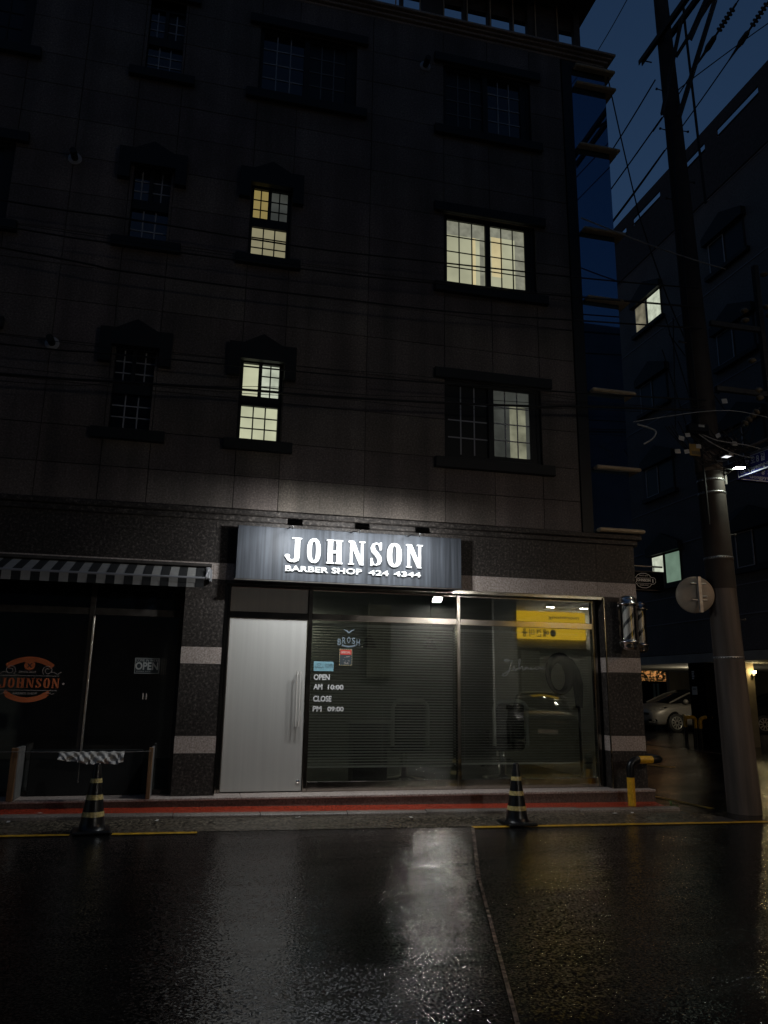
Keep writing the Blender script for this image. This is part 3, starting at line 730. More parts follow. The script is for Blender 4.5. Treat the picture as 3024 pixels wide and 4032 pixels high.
# opening hours and stickers on the left pane
mb = MB(); yv = Y + .001
for s, a, b, c, d in (('OPEN', 1.494, 1.709, 1.655, 1.731), ('AM', 1.494, 1.614, 1.532, 1.606), ('10:00', 1.688, 1.90, 1.533, 1.597), ('CLOSE', 1.494, 1.742, 1.375, 1.452), ('PM', 1.494, 1.612, 1.246, 1.321), ('09:00', 1.69, 1.91, 1.25, 1.314)):
    text_into(mb, s, a, b, c, d, yv, .002, .032)
mb.build('opening_hours', 'white', w1)
mb = MB(); mb.bbox(1.488, 1.757, yv, yv + .002, 1.772, 1.898, .0008); st = mb.build('blue_sticker', 'skyvinyl', w1)
mb = MB(); text_into(mb, 'SOLD HERE', 1.64, 1.745, 1.82, 1.87, yv - .0012, .0008, .0)
mb.ribbon([(1.50 + .12 * i / 12, 1.82 + .012 * math.sin(i * 1.9)) for i in range(13)], .008, yv - .001, yv - .0002)
mb.ribbon(ell(1.56, 1.86, .022, .012, 10), .005, yv - .0013, yv - .0002); mb.build('print', 'darkprint', st)
mb = MB(); mb.box(1.829, 2.011, yv, yv + .002, 1.85, 2.073); st = mb.build('framed_sticker', 'darkprint', w1)
mb = MB()
for i in range(12):
    for (a, b) in (((1.832 + .015 * i, 1.853), 0), ((1.832 + .015 * i, 2.063), 0)):
        if i % 2 == 0: mb.box(a[0], a[0] + .012, yv - .0012, yv - .0003, a[1], a[1] + .008)
for i in range(13):
    if i % 2 == 0: mb.box(1.831, 1.838, yv - .0012, yv - .0003, 1.865 + .015 * i, 1.876 + .015 * i); mb.box(2.001, 2.008, yv - .0012, yv - .0003, 1.865 + .015 * i, 1.876 + .015 * i)
mb.build('border', 'conestripe', st)
mb = MB(); mb.box(1.845, 1.996, yv - .001, yv - .0002, 1.995, 2.058); mb.build('red_heading', 'redvinyl', st)
mb = MB(); text_into(mb, 'SPECIAL', 1.855, 1.985, 2.012, 2.042, yv - .0018, .0006, .02)
random.seed(3)
for i in range(16):
    cx, cz = random.uniform(1.87, 1.97), random.uniform(1.87, 1.975); mb.ribbon([(cx, cz), (cx + random.uniform(-.02, .02), cz + random.uniform(-.012, .012))], .006, yv - .0008 - .00003 * i, yv - .0002)
mb.v = mb.v; mb.build('print', 'offwhite', st)
# arched maker's mark at the top of the pane
mb = MB()
for i, ch in enumerate('BROSH'):
    a = (i - 2) * .065; cz = 2.20 - abs(i - 2) ** 2 * .007
    text_into(mb, ch, 1.956 + a - .024, 1.956 + a + .024, cz - .05, cz + .035, yv, .0015, .02)
mb.ribbon([(1.86 + .19 * i / 8, 2.125 - .02 * math.sin(math.pi * i / 8)) for i in range(9)], .022, yv - .0005, yv + .0006)
for s in (-1, 1):
    mb.ribbon([(1.956, 2.29), (1.956 + s * .03, 2.315), (1.956 + s * .075, 2.335)], [.02, .018, .004], yv - .0004 - .0002 * s, yv + .0006)
mb.build('maker_mark', plain('faint_vinyl', (.10, .13, .15), .5), w1)
# handwriting on the right pane
mb = MB()
J = [(4.34, 1.955), (4.25, 1.985), (4.21, 1.965), (4.28, 1.96), (4.33, 1.97), (4.30, 1.88), (4.265, 1.80), (4.22, 1.755), (4.18, 1.765), (4.22, 1.80), (4.33, 1.84)]
JX = [(4.33, 1.84), (4.38, 1.85), (4.36, 1.885), (4.345, 1.86), (4.37, 1.84), (4.42, 1.86), (4.46, 1.97), (4.435, 1.98), (4.44, 1.85), (4.47, 1.89), (4.49, 1.88), (4.485, 1.85), (4.52, 1.85), (4.535, 1.89), (4.54, 1.85), (4.565, 1.89), (4.58, 1.85), (4.62, 1.88), (4.63, 1.86), (4.61, 1.845), (4.66, 1.86), (4.70, 1.89), (4.68, 1.86), (4.71, 1.85), (4.73, 1.88), (4.70, 1.89), (4.76, 1.88), (4.77, 1.85), (4.80, 1.89), (4.82, 1.85), (4.86, 1.88)]
for k, L in enumerate((J, JX)):
    P = []
    for i in range(len(L) - 1):
        p0, p1, p2, p3 = L[max(i - 1, 0)], L[i], L[i + 1], L[min(i + 2, len(L) - 1)]
        for q in range(5):
            t = q / 5; P.append(tuple(.5 * (2 * p1[c] + (p2[c] - p0[c]) * t + (2 * p0[c] - 5 * p1[c] + 4 * p2[c] - p3[c]) * t * t + (3 * p1[c] - p0[c] - 3 * p2[c] + p3[c]) * t ** 3) for c in (0, 1)))
    mb.ribbon(P, .009, yv - .0004 * k, yv + .0015)
mb.build('script_lettering', plain('grey_vinyl', (.22, .225, .21), .5), w2)

# ---- left shop (same barber, shut), behind the awning ---------------------
YL = .25
mb = MB()
for x0, x1 in ((-1.40, -1.335), (-.285, -.24), (-3.6, -3.54)): mb.bbox(x0, x1, YL - .03, YL + .05, .25, 2.872, .004)
for x0, x1 in ((-3.538, -1.402), (-1.333, -.287)):
    mb.bbox(x0, x1, YL - .02, YL + .04, 2.42, 2.51, .004); mb.bbox(x0, x1, YL - .02, YL + .04, .25, .30, .004)
lf = mb.build('left_shop_frame', 'rust', B)
mb = MB(); mb.tube([(-1.332, YL - .045, .40), (-1.332, YL - .045, 2.40)], .016, 16); mb.build('edge_strip', 'satin', lf)
mb = MB(); mb.box(-3.538, -1.402, YL, YL + .006, .301, 2.419); lw = mb.build('left_window_pane', 'glass', B)
mb = MB(); mb.box(-1.30, -.30, YL, YL + .008, .301, 2.419); ld = mb.build('glass_door', 'glass', B)
mb = MB(); mb.box(-3.538, -.287, YL, YL + .006, 2.511, 2.871); mb.build('transom_pane', 'darkglass', lf)
mb = MB(); yl = YL - .003
def arc(cx, cz, rr, a0, a1, n=18): return [(cx + rr * math.sin(R(a0 + (a1 - a0) * i / n)), cz + rr * math.cos(R(a0 + (a1 - a0) * i / n))) for i in range(n + 1)]
mb.ribbon(arc(-2.03, 1.42, .43, -38, 38), .062, yl, YL - .0005); mb.ribbon(arc(-2.035, 1.78, .42, 212, 148), .06, yl, YL - .0005)
for s in (-1, 1): mb.ribbon([(-2.035 + s * .235, 1.40), (-2.035 + s * .20, 1.43), (-2.035 + s * .255, 1.455)], [.05, .045, .04], yl - .0004 - .0001 * s, YL - .0005)
mb.prism(ell(-2.035, 1.775, .064, .06, 20, 2)[:-1], yl - .0008, YL - .0005)
xx = -2.355
for ch, wd in zip('JOHNSON', (.075, .075, .09, .085, .07, .075, .085)):
    western(mb, ch, xx, xx + wd, 1.505, 1.62, YL - .0005, yl); xx += wd + .021
mb.build('orange_logo', 'orange', lw)
mb = MB(); mb.box(-2.9, -1.685, yl, YL - .0005, 1.646, 1.652); mb.box(-2.9, -1.69, yl, YL - .0005, 1.472, 1.478)
mb.prism(ell(-1.625, 1.558, .014, .014, 12, 2)[:-1], yl, YL - .0005)
text_into(mb, 'SINCE 2018', -2.15, -1.955, 1.683, 1.706, yl, .001, .02); text_into(mb, 'BARBER SHOP', -2.19, -1.915, 1.425, 1.45, yl, .001, .02)
for s in (-1, 1):
    P = []
    for i in range(22):
        a = R(40 + 26 * i); rr = .018 + .0022 * i; P.append((-2.035 + s * (.215 + rr * math.cos(a)), 1.715 + rr * math.sin(a)))
    mb.ribbon(P, .007, yl - .0003 * (s + 2), YL - .0005)
    mb.ribbon([(-2.035 + s * (.26 + .013 * i), 1.685 + .012 * math.sin(i * .9)) for i in range(10)], .006, yl - .0012 - .0003 * s, YL - .0005)
    mb.ribbon([(-2.035 + s * (.22 + .012 * i), 1.44 + .012 * math.sin(i * .8)) for i in range(9)], .005, yl - .0012 - .0003 * s, YL - .0005)
mb.build('pale_logo_lines', 'offwhite', lw)
mb = MB(); mb.m = 0
for s in (-1, 1): mb.ribbon([(-2.035 - s * .025, 1.80), (-2.035 + s * .022, 1.748)], .011, yl - .002 - .0002 * s, yl - .0009)
mb.build('crossed_blades', 'darkprint', lw)
# OPEN plate on the shut glass door
mb = MB(); mb.box(-.80, -.493, YL - .008, YL - .002, 1.697, 1.896); op = mb.build('open_plate', 'darkprint', ld)
mb = MB(); ya = YL - .0095
text_into(mb, "COME IN WE'RE", -.79, -.502, 1.848, 1.882, ya, .001, .0)
text_into(mb, 'OPEN', -.79, -.51, 1.745, 1.842, ya, .001, .03)
text_into(mb, 'BARBER SHOP', -.77, -.60, 1.722, 1.732, ya, .001, .0)
rect_frame(mb, -.797, -.496, 1.70, 1.893, .005, ya - .0006, ya + .0008); mb.build('print', plain('greyed_print', (.42, .44, .42), .6), op)
mb = MB()
for i in range(4): mb.box(-.475 + .026 * i, -.465 + .026 * i, .32, .33, 1.69, 1.90)
mb.tube([(-.62, .12, 1.38), (-.62, .12, 1.46)], .006, 8); mb.tube([(-.66, .12, 1.38), (-.66, .12, 1.46)], .006, 8)
mb.build('handle', 'offwhite', ld)

# ---- the dark room behind the glass
mb = MB()
for y in (5.0,): mb.quad((-6, y, .25), (6.0, y, .25), (6.0, y, 2.9), (-6, y, 2.9))
mb.quad((-6, .26, .248), (6, .26, .248), (6, 5, .248), (-6, 5, .248)); mb.quad((-6, .26, 2.9), (6, .26, 2.9), (6, 5, 2.9), (-6, 5, 2.9))
mb.quad((1.40, .4, .25), (1.40, 5, .25), (1.40, 5, 2.9), (1.40, .4, 2.9));  mb.quad((-6, .4, .25), (-6, 5, .25), (-6, 5, 2.9), (-6, .4, 2.9))
si = mb.build('shop_interior', 'roomwall', B)
mb = MB(); mb.quad((5.98, .4, .25), (5.98, 5, .25), (5.98, 5, 2.9), (5.98, .4, 2.9)); mb.build('pale_partition', plain('pale_partition_paint', (.62, .60, .52), .8, var=.1, vscale=2), si)  # wall paled in place of room light, so the loop stands out

# ================================================================== things inside the shop
t = thing('night_light', 'small night light left on deep inside the barber shop', 'lamp', (1.75, 4.6, 2.7))  # unseen lamp added to brighten the room behind the glass
mb = MB(); mb.ball((1.75, 4.6, 2.7), .05, 10); mb.build('bulb', emit('night_bulb', (1, .95, .78), 105), t)
mb = MB(); mb.tube([(1.75, 4.6, 2.74), (1.75, 4.6, 2.9)], .012, 8); mb.build('stem', 'plastic_black', t)
def blind(x0, x1, z0, z1, yb, label, h=.0085):
    t = thing('venetian_blind', label, 'blind', ((x0 + x1) / 2, yb, z0), 0, 'venetian blinds in the shop windows')
    mb = MB(); n = int((z1 - z0) / .037); c, s = math.cos(R(14)) * .0125, math.sin(R(14)) * .0125
    for i in range(n):
        z = z0 + .037 * (i + .5)
        sag = [random.uniform(-.0015, .0015) for _ in range(2)]
        mb.quad((x0, yb - .0095, z - h + sag[0]), (x1, yb - .0095, z - h + sag[1]), (x1, yb + .0095, z + h + sag[1]), (x0, yb + .0095, z + h + sag[0]))
    mb.build('slats', 'blind', t)
    mb = MB()
    for x in (x0 + .15, (x0 + x1) / 2, x1 - .15): mb.box(x - .0015, x + .0015, yb - .016, yb - .0145, z0, z1)
    mb.build('ladder_cord', 'blind', t)
    mb = MB(); mb.box(x0, x1, yb - .015, yb + .015, z0 - .03, z0 - .005); mb.build('bottom_rail', 'blind', t)
    mb = MB(); mb.box(x0, x1, yb - .02, yb + .02, z1, z1 + .035); mb.build('head_rail', 'blind', t)
blind(1.46, 3.48, .56, 2.38, .32, 'grey venetian blind lowered behind the pane with the opening hours', .0085)
blind(3.57, 5.70, .56, 2.38, .54, 'grey venetian blind behind the pane with the handwritten name', .003)

def barber_chair(x, y, rz, label):
    t = thing('barber_chair', label, 'chair', (x, y, .25), rz, 'barber chairs inside the shop')
    def L(mb, n, m, p=t): return mb.build(n, m, p, local=True)
    mb = MB(); mb.lathe([(.32, 0), (.32, .03), (.06, .06), (.06, .42)], (0, 0, 0)); L(mb, 'base', 'chrome')
    mb = MB(); mb.bbox(-.27, .27, -.26, .28, .42, .56, .04); L(mb, 'seat', 'leather')
    mb = MB(); mb.bbox(-.24, .24, .27, .35, .58, 1.12, .04); bk = L(mb, 'backrest', 'leather')
    mb = MB(); a = [(-.265, .36, .5), (-.265, .36, 1.02)] + [(-.265 + .12 * (1 - math.cos(R(q))), .36, 1.02 + .12 * math.sin(R(q))) for q in (30, 60, 90)]
    a += [(-p[0], p[1], p[2]) for p in a[::-1]]; mb.tube(a, .03, 8); L(mb, 'back_edge', 'chairgrey', bk)
    for s in (-1, 1): mb = MB(); mb.bbox(s * .32 - .035, s * .32 + .035, -.24, .26, .66, .72, .02); mb.box(s * .32 - .02, s * .32 + .02, .18, .22, .5, .66); L(mb, 'armrest', 'leather')
    mb = MB(); mb.bbox(-.2, .2, -.52, -.42, .12, .16, .01); mb.box(-.02, .02, -.46, -.2, .16, .3); L(mb, 'footrest', 'chrome')
    return t
barber_chair(3.05, 1.35, R(180), 'barber chair with a pale U shaped back edge behind the opening hours pane')
barber_chair(4.62, 1.35, R(180), 'barber chair with a pale U shaped back edge behind the handwritten name')
t = thing('hair_processor', 'large dark loop on a tapering curved stand inside the right shop window', 'hair dryer', (5.38, .40, .25))
P = [(5.15 + .175 * math.cos(R(q)), .40, 1.785 + .25 * math.sin(R(q))) for q in range(0, 361, 15)]
mb = MB(); mb.tube(P, [.058 + .028 * math.cos(R(q - 50)) for q in range(0, 361, 15)], 10); mb.build('ring', 'blackhole', t)
mb = MB(); mb.tube([(5.20, .40, 2.03), (5.31, .40, 1.97), (5.40, .40, 1.84), (5.45, .40, 1.65), (5.45, .40, 1.32)], [.045, .075, .08, .075, .05], 12); mb.build('arm', 'blackhole', t)
mb = MB(); mb.tube([(5.45, .40, 1.33), (5.45, .40, .28)], .02, 8); mb.lathe([(.09, 0), (.09, .03), (.03, .05)], (5.45, .40, .25)); mb.build('stand', 'leather', t)
for i, (x, lb) in enumerate(((2.42, 'dark bell shaped pendant lamp nearer the opening hours in the left pane'), (3.36, 'dark bell shaped pendant lamp beside the middle post of the shop window'))):
    t = thing('pendant_lamp', lb, 'lamp', (x, 1.0, 2.1), 0, 'pendant lamps inside the shop')
    mb = MB(); mb.lathe([(.11, 0), (.10, .05), (.06, .12), (.035, .16), (.012, .20), (.0, .2)], (x, 1.0, 2.14), n=14); mb.build('lamp_shade', 'plastic_black', t)
    mb = MB(); mb.tube([(x, 1.0, 2.33), (x, 1.0, 2.9)], .005, 6); mb.build('cord', 'wire', t)
t = thing('worktop', 'narrow pale worktop glimpsed through the blinds of the shop', 'counter', (2.3, 1.0, .25))
mb = MB(); mb.bbox(2.15, 2.75, .9, 1.3, 1.07, 1.10, .005); mb.build('top', 'chairgrey', t)
mb = MB(); mb.box(2.2, 2.7, .95, 1.28, .25, 1.069); mb.build('cabinet', 'leather', t)

# ================================================================== the shop sign and its lamps
S = thing('shop_sign', 'long dark grey sign board with raised white letters above the shop door', 'shop sign', (1.9, -.1, 2.9))
mb = MB(); mb.bbox(.372, 3.436, -.22, -.004, 2.906, 3.608, .006); mb.build('board', 'signboard', S)
mb = MB()
for ch, a, b in (('J', .998, 1.20), ('O', 1.283, 1.462), ('H', 1.54, 1.757), ('N', 1.842, 2.05), ('S', 2.135, 2.302), ('O', 2.37, 2.57), ('N', 2.64, 2.855)):
    western(mb, ch, a, b, 3.157, 3.477, -.2205, -.252)
mb.build('name_letters', 'white', S)
mb = MB(); text_into(mb, 'BARBER SHOP', 1.006, 2.026, 3.029, 3.106, -.2205 - .012, .024, .02); text_into(mb, '424', 2.116, 2.394, 3.03, 3.102, -.2325, .024, .02); text_into(mb, '4344', 2.466, 2.846, 3.03, 3.102, -.2325, .024, .02)
mb.build('small_letters', 'white', S)
mb = MB(); mb.box(.36, 3.45, -.235, -.215, 2.892, 2.905); mb.build('lower_lip', 'rust', S)
def floodlight(x, label, tilt, first=None):
    t = thing('floodlight', label, 'floodlight', (x, -.85, 3.56), 0, 'floodlights over the shop sign')
    def L(mb, n, m, p=t): return mb.build(n, m, p, local=True)
    mb = MB(); mb.bbox(-.095, .095, -.03, .03, -.022, .022, .006)
    for i in range(9): mb.box(-.088 + .0205 * i, -.080 + .0205 * i, -.026, .026, .0222, .034)
    rect_lip = ((-.095, .095, -.032, -.027),)
    for q in rect_lip: mb.box(q[0], q[1], q[2], q[3], -.034, -.008)
    for p in [0]:
        M = Matrix.Rotation(tilt, 3, 'X'); mb.v = [tuple(M @ Vector(q)) for q in mb.v]
    h = L(mb, 'housing', 'plastic_black')
    mb = MB(); mb.quad((-.085, -.024, -.0226), (.085, -.024, -.0226), (.085, .024, -.0226), (-.085, .024, -.0226)); mb.v = [tuple(Matrix.Rotation(tilt, 3, 'X') @ Vector(q)) for q in mb.v]
    L(mb, 'led_face', 'led', h)
    mb = MB(); mb.tube([(-.02, .63, .035), (-.02, .45, .02), (-.02, .06, -.075), (-.02, .02, -.02)], .008, 8); L(mb, 'arm', 'plastic_black')
    return t
floodlight(1.04, 'small black floodlight reaching out over the letter J of the sign', R(45))
floodlight(1.89, 'small black floodlight reaching out over the middle of the sign', R(45))
floodlight(2.685, 'small black floodlight reaching out over the last N of the sign', R(40))

# ================================================================== awning
A = thing('awning', 'black and white striped roll out awning with a scalloped valance over the left shop', 'awning', (-2.5, -.2, 2.9))
mb = MB(); n = 40; x1 = -.012; w = .1045
for i in range(n):
    mb.m = 0 if i % 2 == 0 else 1
    a, b = x1 - w * (i + 1), x1 - w * i
    mb.quad((a, -.02, 3.055), (b, -.02, 3.055), (b, -.47, 2.875), (a, -.47, 2.875))
    seg = [(-.47, 2.875), (-.495, 2.862), (-.505, 2.84), (-.502, 2.79), (-.506, 2.735)]
    for (p, q) in zip(seg[:-1], seg[1:]):
        mb.quad((a, p[0], p[1]), (b, p[0], p[1]), (b, q[0], q[1]), (a, q[0], q[1]))
cn = mb.build('canopy', ['awn_black', 'awn_white'], A)
so = cn.modifiers.new('s', 'SOLIDIFY'); so.thickness = .003; so.offset = -1
mb = MB(); mb.tube([(-4.6, -.49, 2.85), (0.0, -.49, 2.85)], .02, 8); mb.build('front_bar', 'muntin', A)
mb = MB(); mb.bbox(-4.6, .075, -.09, -.004, 3.058, 3.10, .008); mb.build('cassette', 'rust', A)
mb = MB(); mb.bbox(.0, .06, -.10, -.002, 2.90, 3.05, .01); mb.bbox(.015, .045, -.30, -.10, 2.97, 3.0, .006); mb.bbox(-.005, .02, -.50, -.30, 2.86, 2.90, .006); mb.bbox(.05, .085, -.07, -.005, 2.87, 3.03, .005); mb.tube([(.03, -.28, 2.985), (.008, -.48, 2.88)], .012, 8)
mb.build('arm_bracket', 'muntin', A)

# ================================================================== planter boards, wire, rag
def board(x0, x1, y0, y1, z1, label):
    t = thing('wooden_screen', label, 'screen', ((x0 + x1) / 2, y0, .247), 0, 'wooden screens before the left shop')
    mb = MB(); mb.bbox(x0, x1, y0, y0 + .05, .248, z1, .005); mb.build('post', 'wood', t)
    mb = MB(); mb.bbox(x0 + .02, x1 + .004, y0 + .0505, y1, .25, z1 - .004, .004); mb.build('panel', 'greyboard', t)
board(-2.035, -1.965, -.20, .20, .83, 'upright wooden screen end with a grey side at the left edge of the photo')
board(-.515, -.468, -.20, .16, .83, 'narrow wooden screen end next to the dark granite pier')
mb = MB(); mb.tube([(-2.6, -.21, .785), (-2.0, -.21, .79), (-1.5, -.21, .784), (-1.15, -.21, .779), (-.8, -.21, .782), (-.49, -.21, .79)], .004, 6)
tag(mb.build('wire_line', 'galv'), 'thin taut wire strung between the wooden screens', 'wire')
mb = MB(); nx, nz = 90, 18; vs = []
for i in range(nx + 1):
    u = i / nx; x = -1.515 + .72 * u + .012 * math.sin(9 * u)
    hang = .085 + .05 * math.sin(min(1, u * 1.25) * math.pi / 1.6) + .008 * math.sin(u * 17)
    for j in range(nz + 1):
        v = j / nz
        yy = -.222 + .028 * math.sin(u * 21 + 5 * v) * (v + .1) + .020 * math.sin(u * 47 - 9 * v) * (v + .1) + .012 * math.sin(u * 83 + v * 6) * v - .03 * v
        vs.append((x + .02 * v * math.sin(u * 31), yy, .789 - hang * v + .004 * math.sin(u * 40)))
mb.smooth = True
mb._add(vs, [(i * (nz + 1) + j, (i + 1) * (nz + 1) + j, (i + 1) * (nz + 1) + j + 1, i * (nz + 1) + j + 1) for i in range(nx) for j in range(nz)])
rg = mb.build('rag', 'cloth'); so = rg.modifiers.new('s', 'SOLIDIFY'); so.thickness = .004
tag(rg, 'crumpled pale rag hung over the wire before the left shop', 'cloth')
mb = MB(); mb.bbox(-1.9, -.6, .19, .24, .25, .78, .01); tag(mb.build('dark_panel', 'black'), 'low black panel standing behind the hanging rag', 'panel')

# ================================================================== traffic cones
def cone():
    t = thing('traffic_cone', 'black traffic cone with pale bands standing before the hanging rag', 'traffic cone', (0, 0, 0), 0, 'black and yellow traffic cones')
    def L(mb, n, m, p=t): return mb.build(n, m, p, local=True)
    mb = MB(); mb.bbox(-.19, .19, -.19, .19, .0, .035, .012); L(mb, 'base', 'plastic_black')
    def rad(z): return .135 - (.135 - .034) * (z - .035) / .665
    zs = [.035, .05, .16, .215, .335, .39, .51, .56, .66, .70]
    mb = MB(); mb.lathe([(rad(.035) + .02, .034), (rad(.05) + .004, .05)] + [(rad(z), z) for z in (.1, .3, .5, .68)] + [(.033, .70), (.026, .705), (.0, .705)], (0, 0, 0), n=28); b = L(mb, 'cone_body', 'plastic_black')
    for z0, z1 in ((.165, .215), (.335, .385), (.505, .55)):
        mb = MB(); mb.lathe([(rad(z0) + .002, z0), (rad(z1) + .002, z1)], (0, 0, 0), n=28); L(mb, 'band', 'conestripe', b)
    return t
c1 = cone(); c1.location = (-1.0, -.92, gz(-1) + .006); c1.rotation_euler = (0, 0, R(8))
dup(c1, (3.87, -.92, gz(3.9) + .012), R(3), 'black traffic cone with pale bands standing before the shop window')

# ================================================================== bent bollard at the corner
Bo = thing('bent_bollard', 'bent black and yellow steel pipe bollard guarding the shop corner', 'bollard', (5.77, -.36, gz(5.7) + .12))
z0 = gz(5.77) + .118; r_ = .052
mb = MB(); mb.tube([(5.768, -.36, z0 + .0), (5.768, -.36, .435)], r_, 16); mb.build('lower_band', 'yellow', Bo)
mb = MB(); P = [(5.768, -.36, .436), (5.768, -.36, .54)] + [(5.768 + .12 * (1 - math.cos(R(q))), -.36, .54 + .12 * math.sin(R(q))) for q in (15, 30, 45, 60, 75, 90)] + [(5.905, -.36, .66)]
mb.tube(P, r_, 16); mb.build('bend', 'plastic_black', Bo)
mb = MB(); mb.tube([(5.906, -.36, .66), (6.105, -.36, .66)], r_, 16); mb.build('upper_band', 'yellow', Bo)
mb = MB(); P = [(6.106, -.36, .66), (6.15, -.36, .66)] + [(6.15 + .11 * math.sin(R(q)), -.36 + .11 * (1 - math.cos(R(q))), .66) for q in (15, 30, 45, 60, 75, 90)] + [(6.26, .1, .66)]
mb.tube(P, r_, 16); mb.build('end_bend', 'plastic_black', Bo)
mb = MB(); mb.tube([(6.26, .101, .66), (6.26, .36, .66)], r_, 16); mb.build('rear_band', 'yellow', Bo)
mb = MB(); P = [(6.26, .361, .66), (6.26, .40, .65), (6.26, .42, .6), (6.26, .42, gz(6.3))]; mb.tube(P, r_, 16); mb.build('rear_post', 'plastic_black', Bo)
# weed
mb = MB(); random.seed(5)
for i in range(16):
    a = random.uniform(0, 6.28); h = random.uniform(.05, .17); x, y = 6.45 + random.uniform(-.03, .03), -.25 + random.uniform(-.03, .03); g0 = gz(6.4)
    tip = (x + .07 * math.cos(a), y + .07 * math.sin(a), g0 + h); m = (x + .03 * math.cos(a), y + .03 * math.sin(a), g0 + h * .8)
    mb.quad((x, y, g0), (m[0] + .01, m[1], m[2]), tip, (m[0] - .01, m[1] + .008, m[2]))
tag(mb.build('weed', 'weed'), 'small green weed sprouting from the kerb end by the shop corner', 'plant')

# ================================================================== barber poles and hanging sign
def barber_pole(loc, rz, label, back):
    t = thing('barber_pole', label, 'barber pole', loc, rz, 'barber poles on the corner pier'); t.scale = (1.15, 1.0, 1.0)
    def L(mb, n, m, p=t): return mb.build(n, m, p, local=True)
    mb = MB(); mb.lathe([(.0, -.385), (.05, -.385), (.085, -.37), (.10, -.335), (.10, -.29), (.115, -.285), (.118, -.262), (.105, -.255), (.102, -.245)], (0, 0, 0), n=28); L(mb, 'lower_cap', 'capsteel')
    mb = MB(); mb.lathe([(.102, .245), (.105, .255), (.118, .262), (.116, .285), (.10, .29), (.102, .345), (.09, .372), (.055, .388), (.0, .39)], (0, 0, 0), n=28); L(mb, 'upper_cap', 'capsteel')
    mb = MB(); n, k = 36, 40
    for j in range(k):
        for i in range(n):
            a0, a1 = 2 * math.pi * i / n, 2 * math.pi * (i + 1) / n; z0, z1 = -.25 + .5 * j / k, -.25 + .5 * (j + 1) / k
            ph = ((i / n) * 2 - (z0 + .25) / .145 * .62) % 1.0
            mb.m = 0 if ph < .30 else 1; r = .068
            mb.smooth = True
            mb._add([(r * math.cos(a0), r * math.sin(a0), z0), (r * math.cos(a1), r * math.sin(a1), z0), (r * math.cos(a1), r * math.sin(a1), z1), (r * math.cos(a0), r * math.sin(a0), z1)], [(0, 1, 2, 3)])
    L(mb, 'striped_drum', ['pole_dark', 'pole_pale'])
    mb = MB(); mb.lathe([(.095, -.245), (.095, .245)], (0, 0, 0), n=32); L(mb, 'glass_tube', 'tubeglass')
    mb = MB()
    for z in (-.27, .27): mb.box(-.03, .03, .10, back, z - .012, z + .012)
    mb.box(-.04, .04, back - .012, back, -.32, .32); L(mb, 'wall_bracket', 'chrome')
    return t
MT['pole_dark'] = plain('dark_stripe', (.03, .032, .035), .5)
MT['pole_pale'] = plain('pale_stripe', (.62, .60, .54), .5)
MT['tubeglass'] = glass('tube_glass', (.97, .97, .97), .03, 1.3)
barber_pole((5.965, -.21, 2.525), 0, 'chrome capped barber pole on the front face of the corner pier', .197)
barber_pole((6.46, .30, 2.52), R(90), 'chrome capped barber pole on the side wall round the corner', .207)
mb = MB(); P = [(5.80, -.008, 2.42), (5.79, -.01, 2.2), (5.80, -.012, 2.05), (5.86, -.015, 2.12), (5.92, -.02, 2.2)]
H = thing('hanging_sign', 'small black box sign with a white badge hung from a bracket on the side wall', 'hanging sign', (6.25, .5, 3.5))
mb = MB(); mb.tube([(6.235, .5, 3.495), (7.05, .5, 3.495)], .014, 8); mb.build('bracket', 'galv', H)
mb = MB(); mb.bbox(6.33, 7.02, .42, .58, 3.10, 3.405, .006); bx = mb.build('box', 'blackhole', H)
mb = MB(); rect_frame(mb, 6.33, 7.02, 3.10, 3.405, .014, .412, .419); mb.build('rim', 'rust', bx)
for x in (6.5, 6.9): mb = MB(); mb.tube([(x, .5, 3.405), (x, .5, 3.49)], .006, 6); mb.build('hanger', 'galv', H)
mb = MB(); cx = 6.66; yq = .4195
out_ = [(6.53, 3.20), (6.50, 3.225), (6.50, 3.285), (6.53, 3.31), (6.56, 3.345), (6.62, 3.368), (6.70, 3.368), (6.76, 3.345), (6.79, 3.31), (6.84, 3.305), (6.865, 3.28), (6.865, 3.235), (6.84, 3.21), (6.79, 3.20), (6.76, 3.165), (6.70, 3.142), (6.62, 3.142), (6.56, 3.165), (6.53, 3.20), (6.50, 3.225)]
mb.ribbon(out_, .007, yq - .001, yq + .0008); mb.box(6.53, 6.79, yq - .0012, yq + .0008, 3.295, 3.299); mb.box(6.53, 6.79, yq - .0012, yq + .0008, 3.208, 3.212)
text_into(mb, 'JOHNSON', 6.52, 6.775, 3.226, 3.286, yq, .0016, .035); text_into(mb, 'SINCE 2018', 6.585, 6.735, 3.325, 3.342, yq, .0012, .0); text_into(mb, 'BARBER SHOP', 6.585, 6.735, 3.175, 3.192, yq, .0012, .0)
mb.box(6.808, 6.826, yq - .0012, yq + .0008, 3.228, 3.282); mb.build('badge', plain('white_badge_print', (.75, .75, .73), .5), bx)

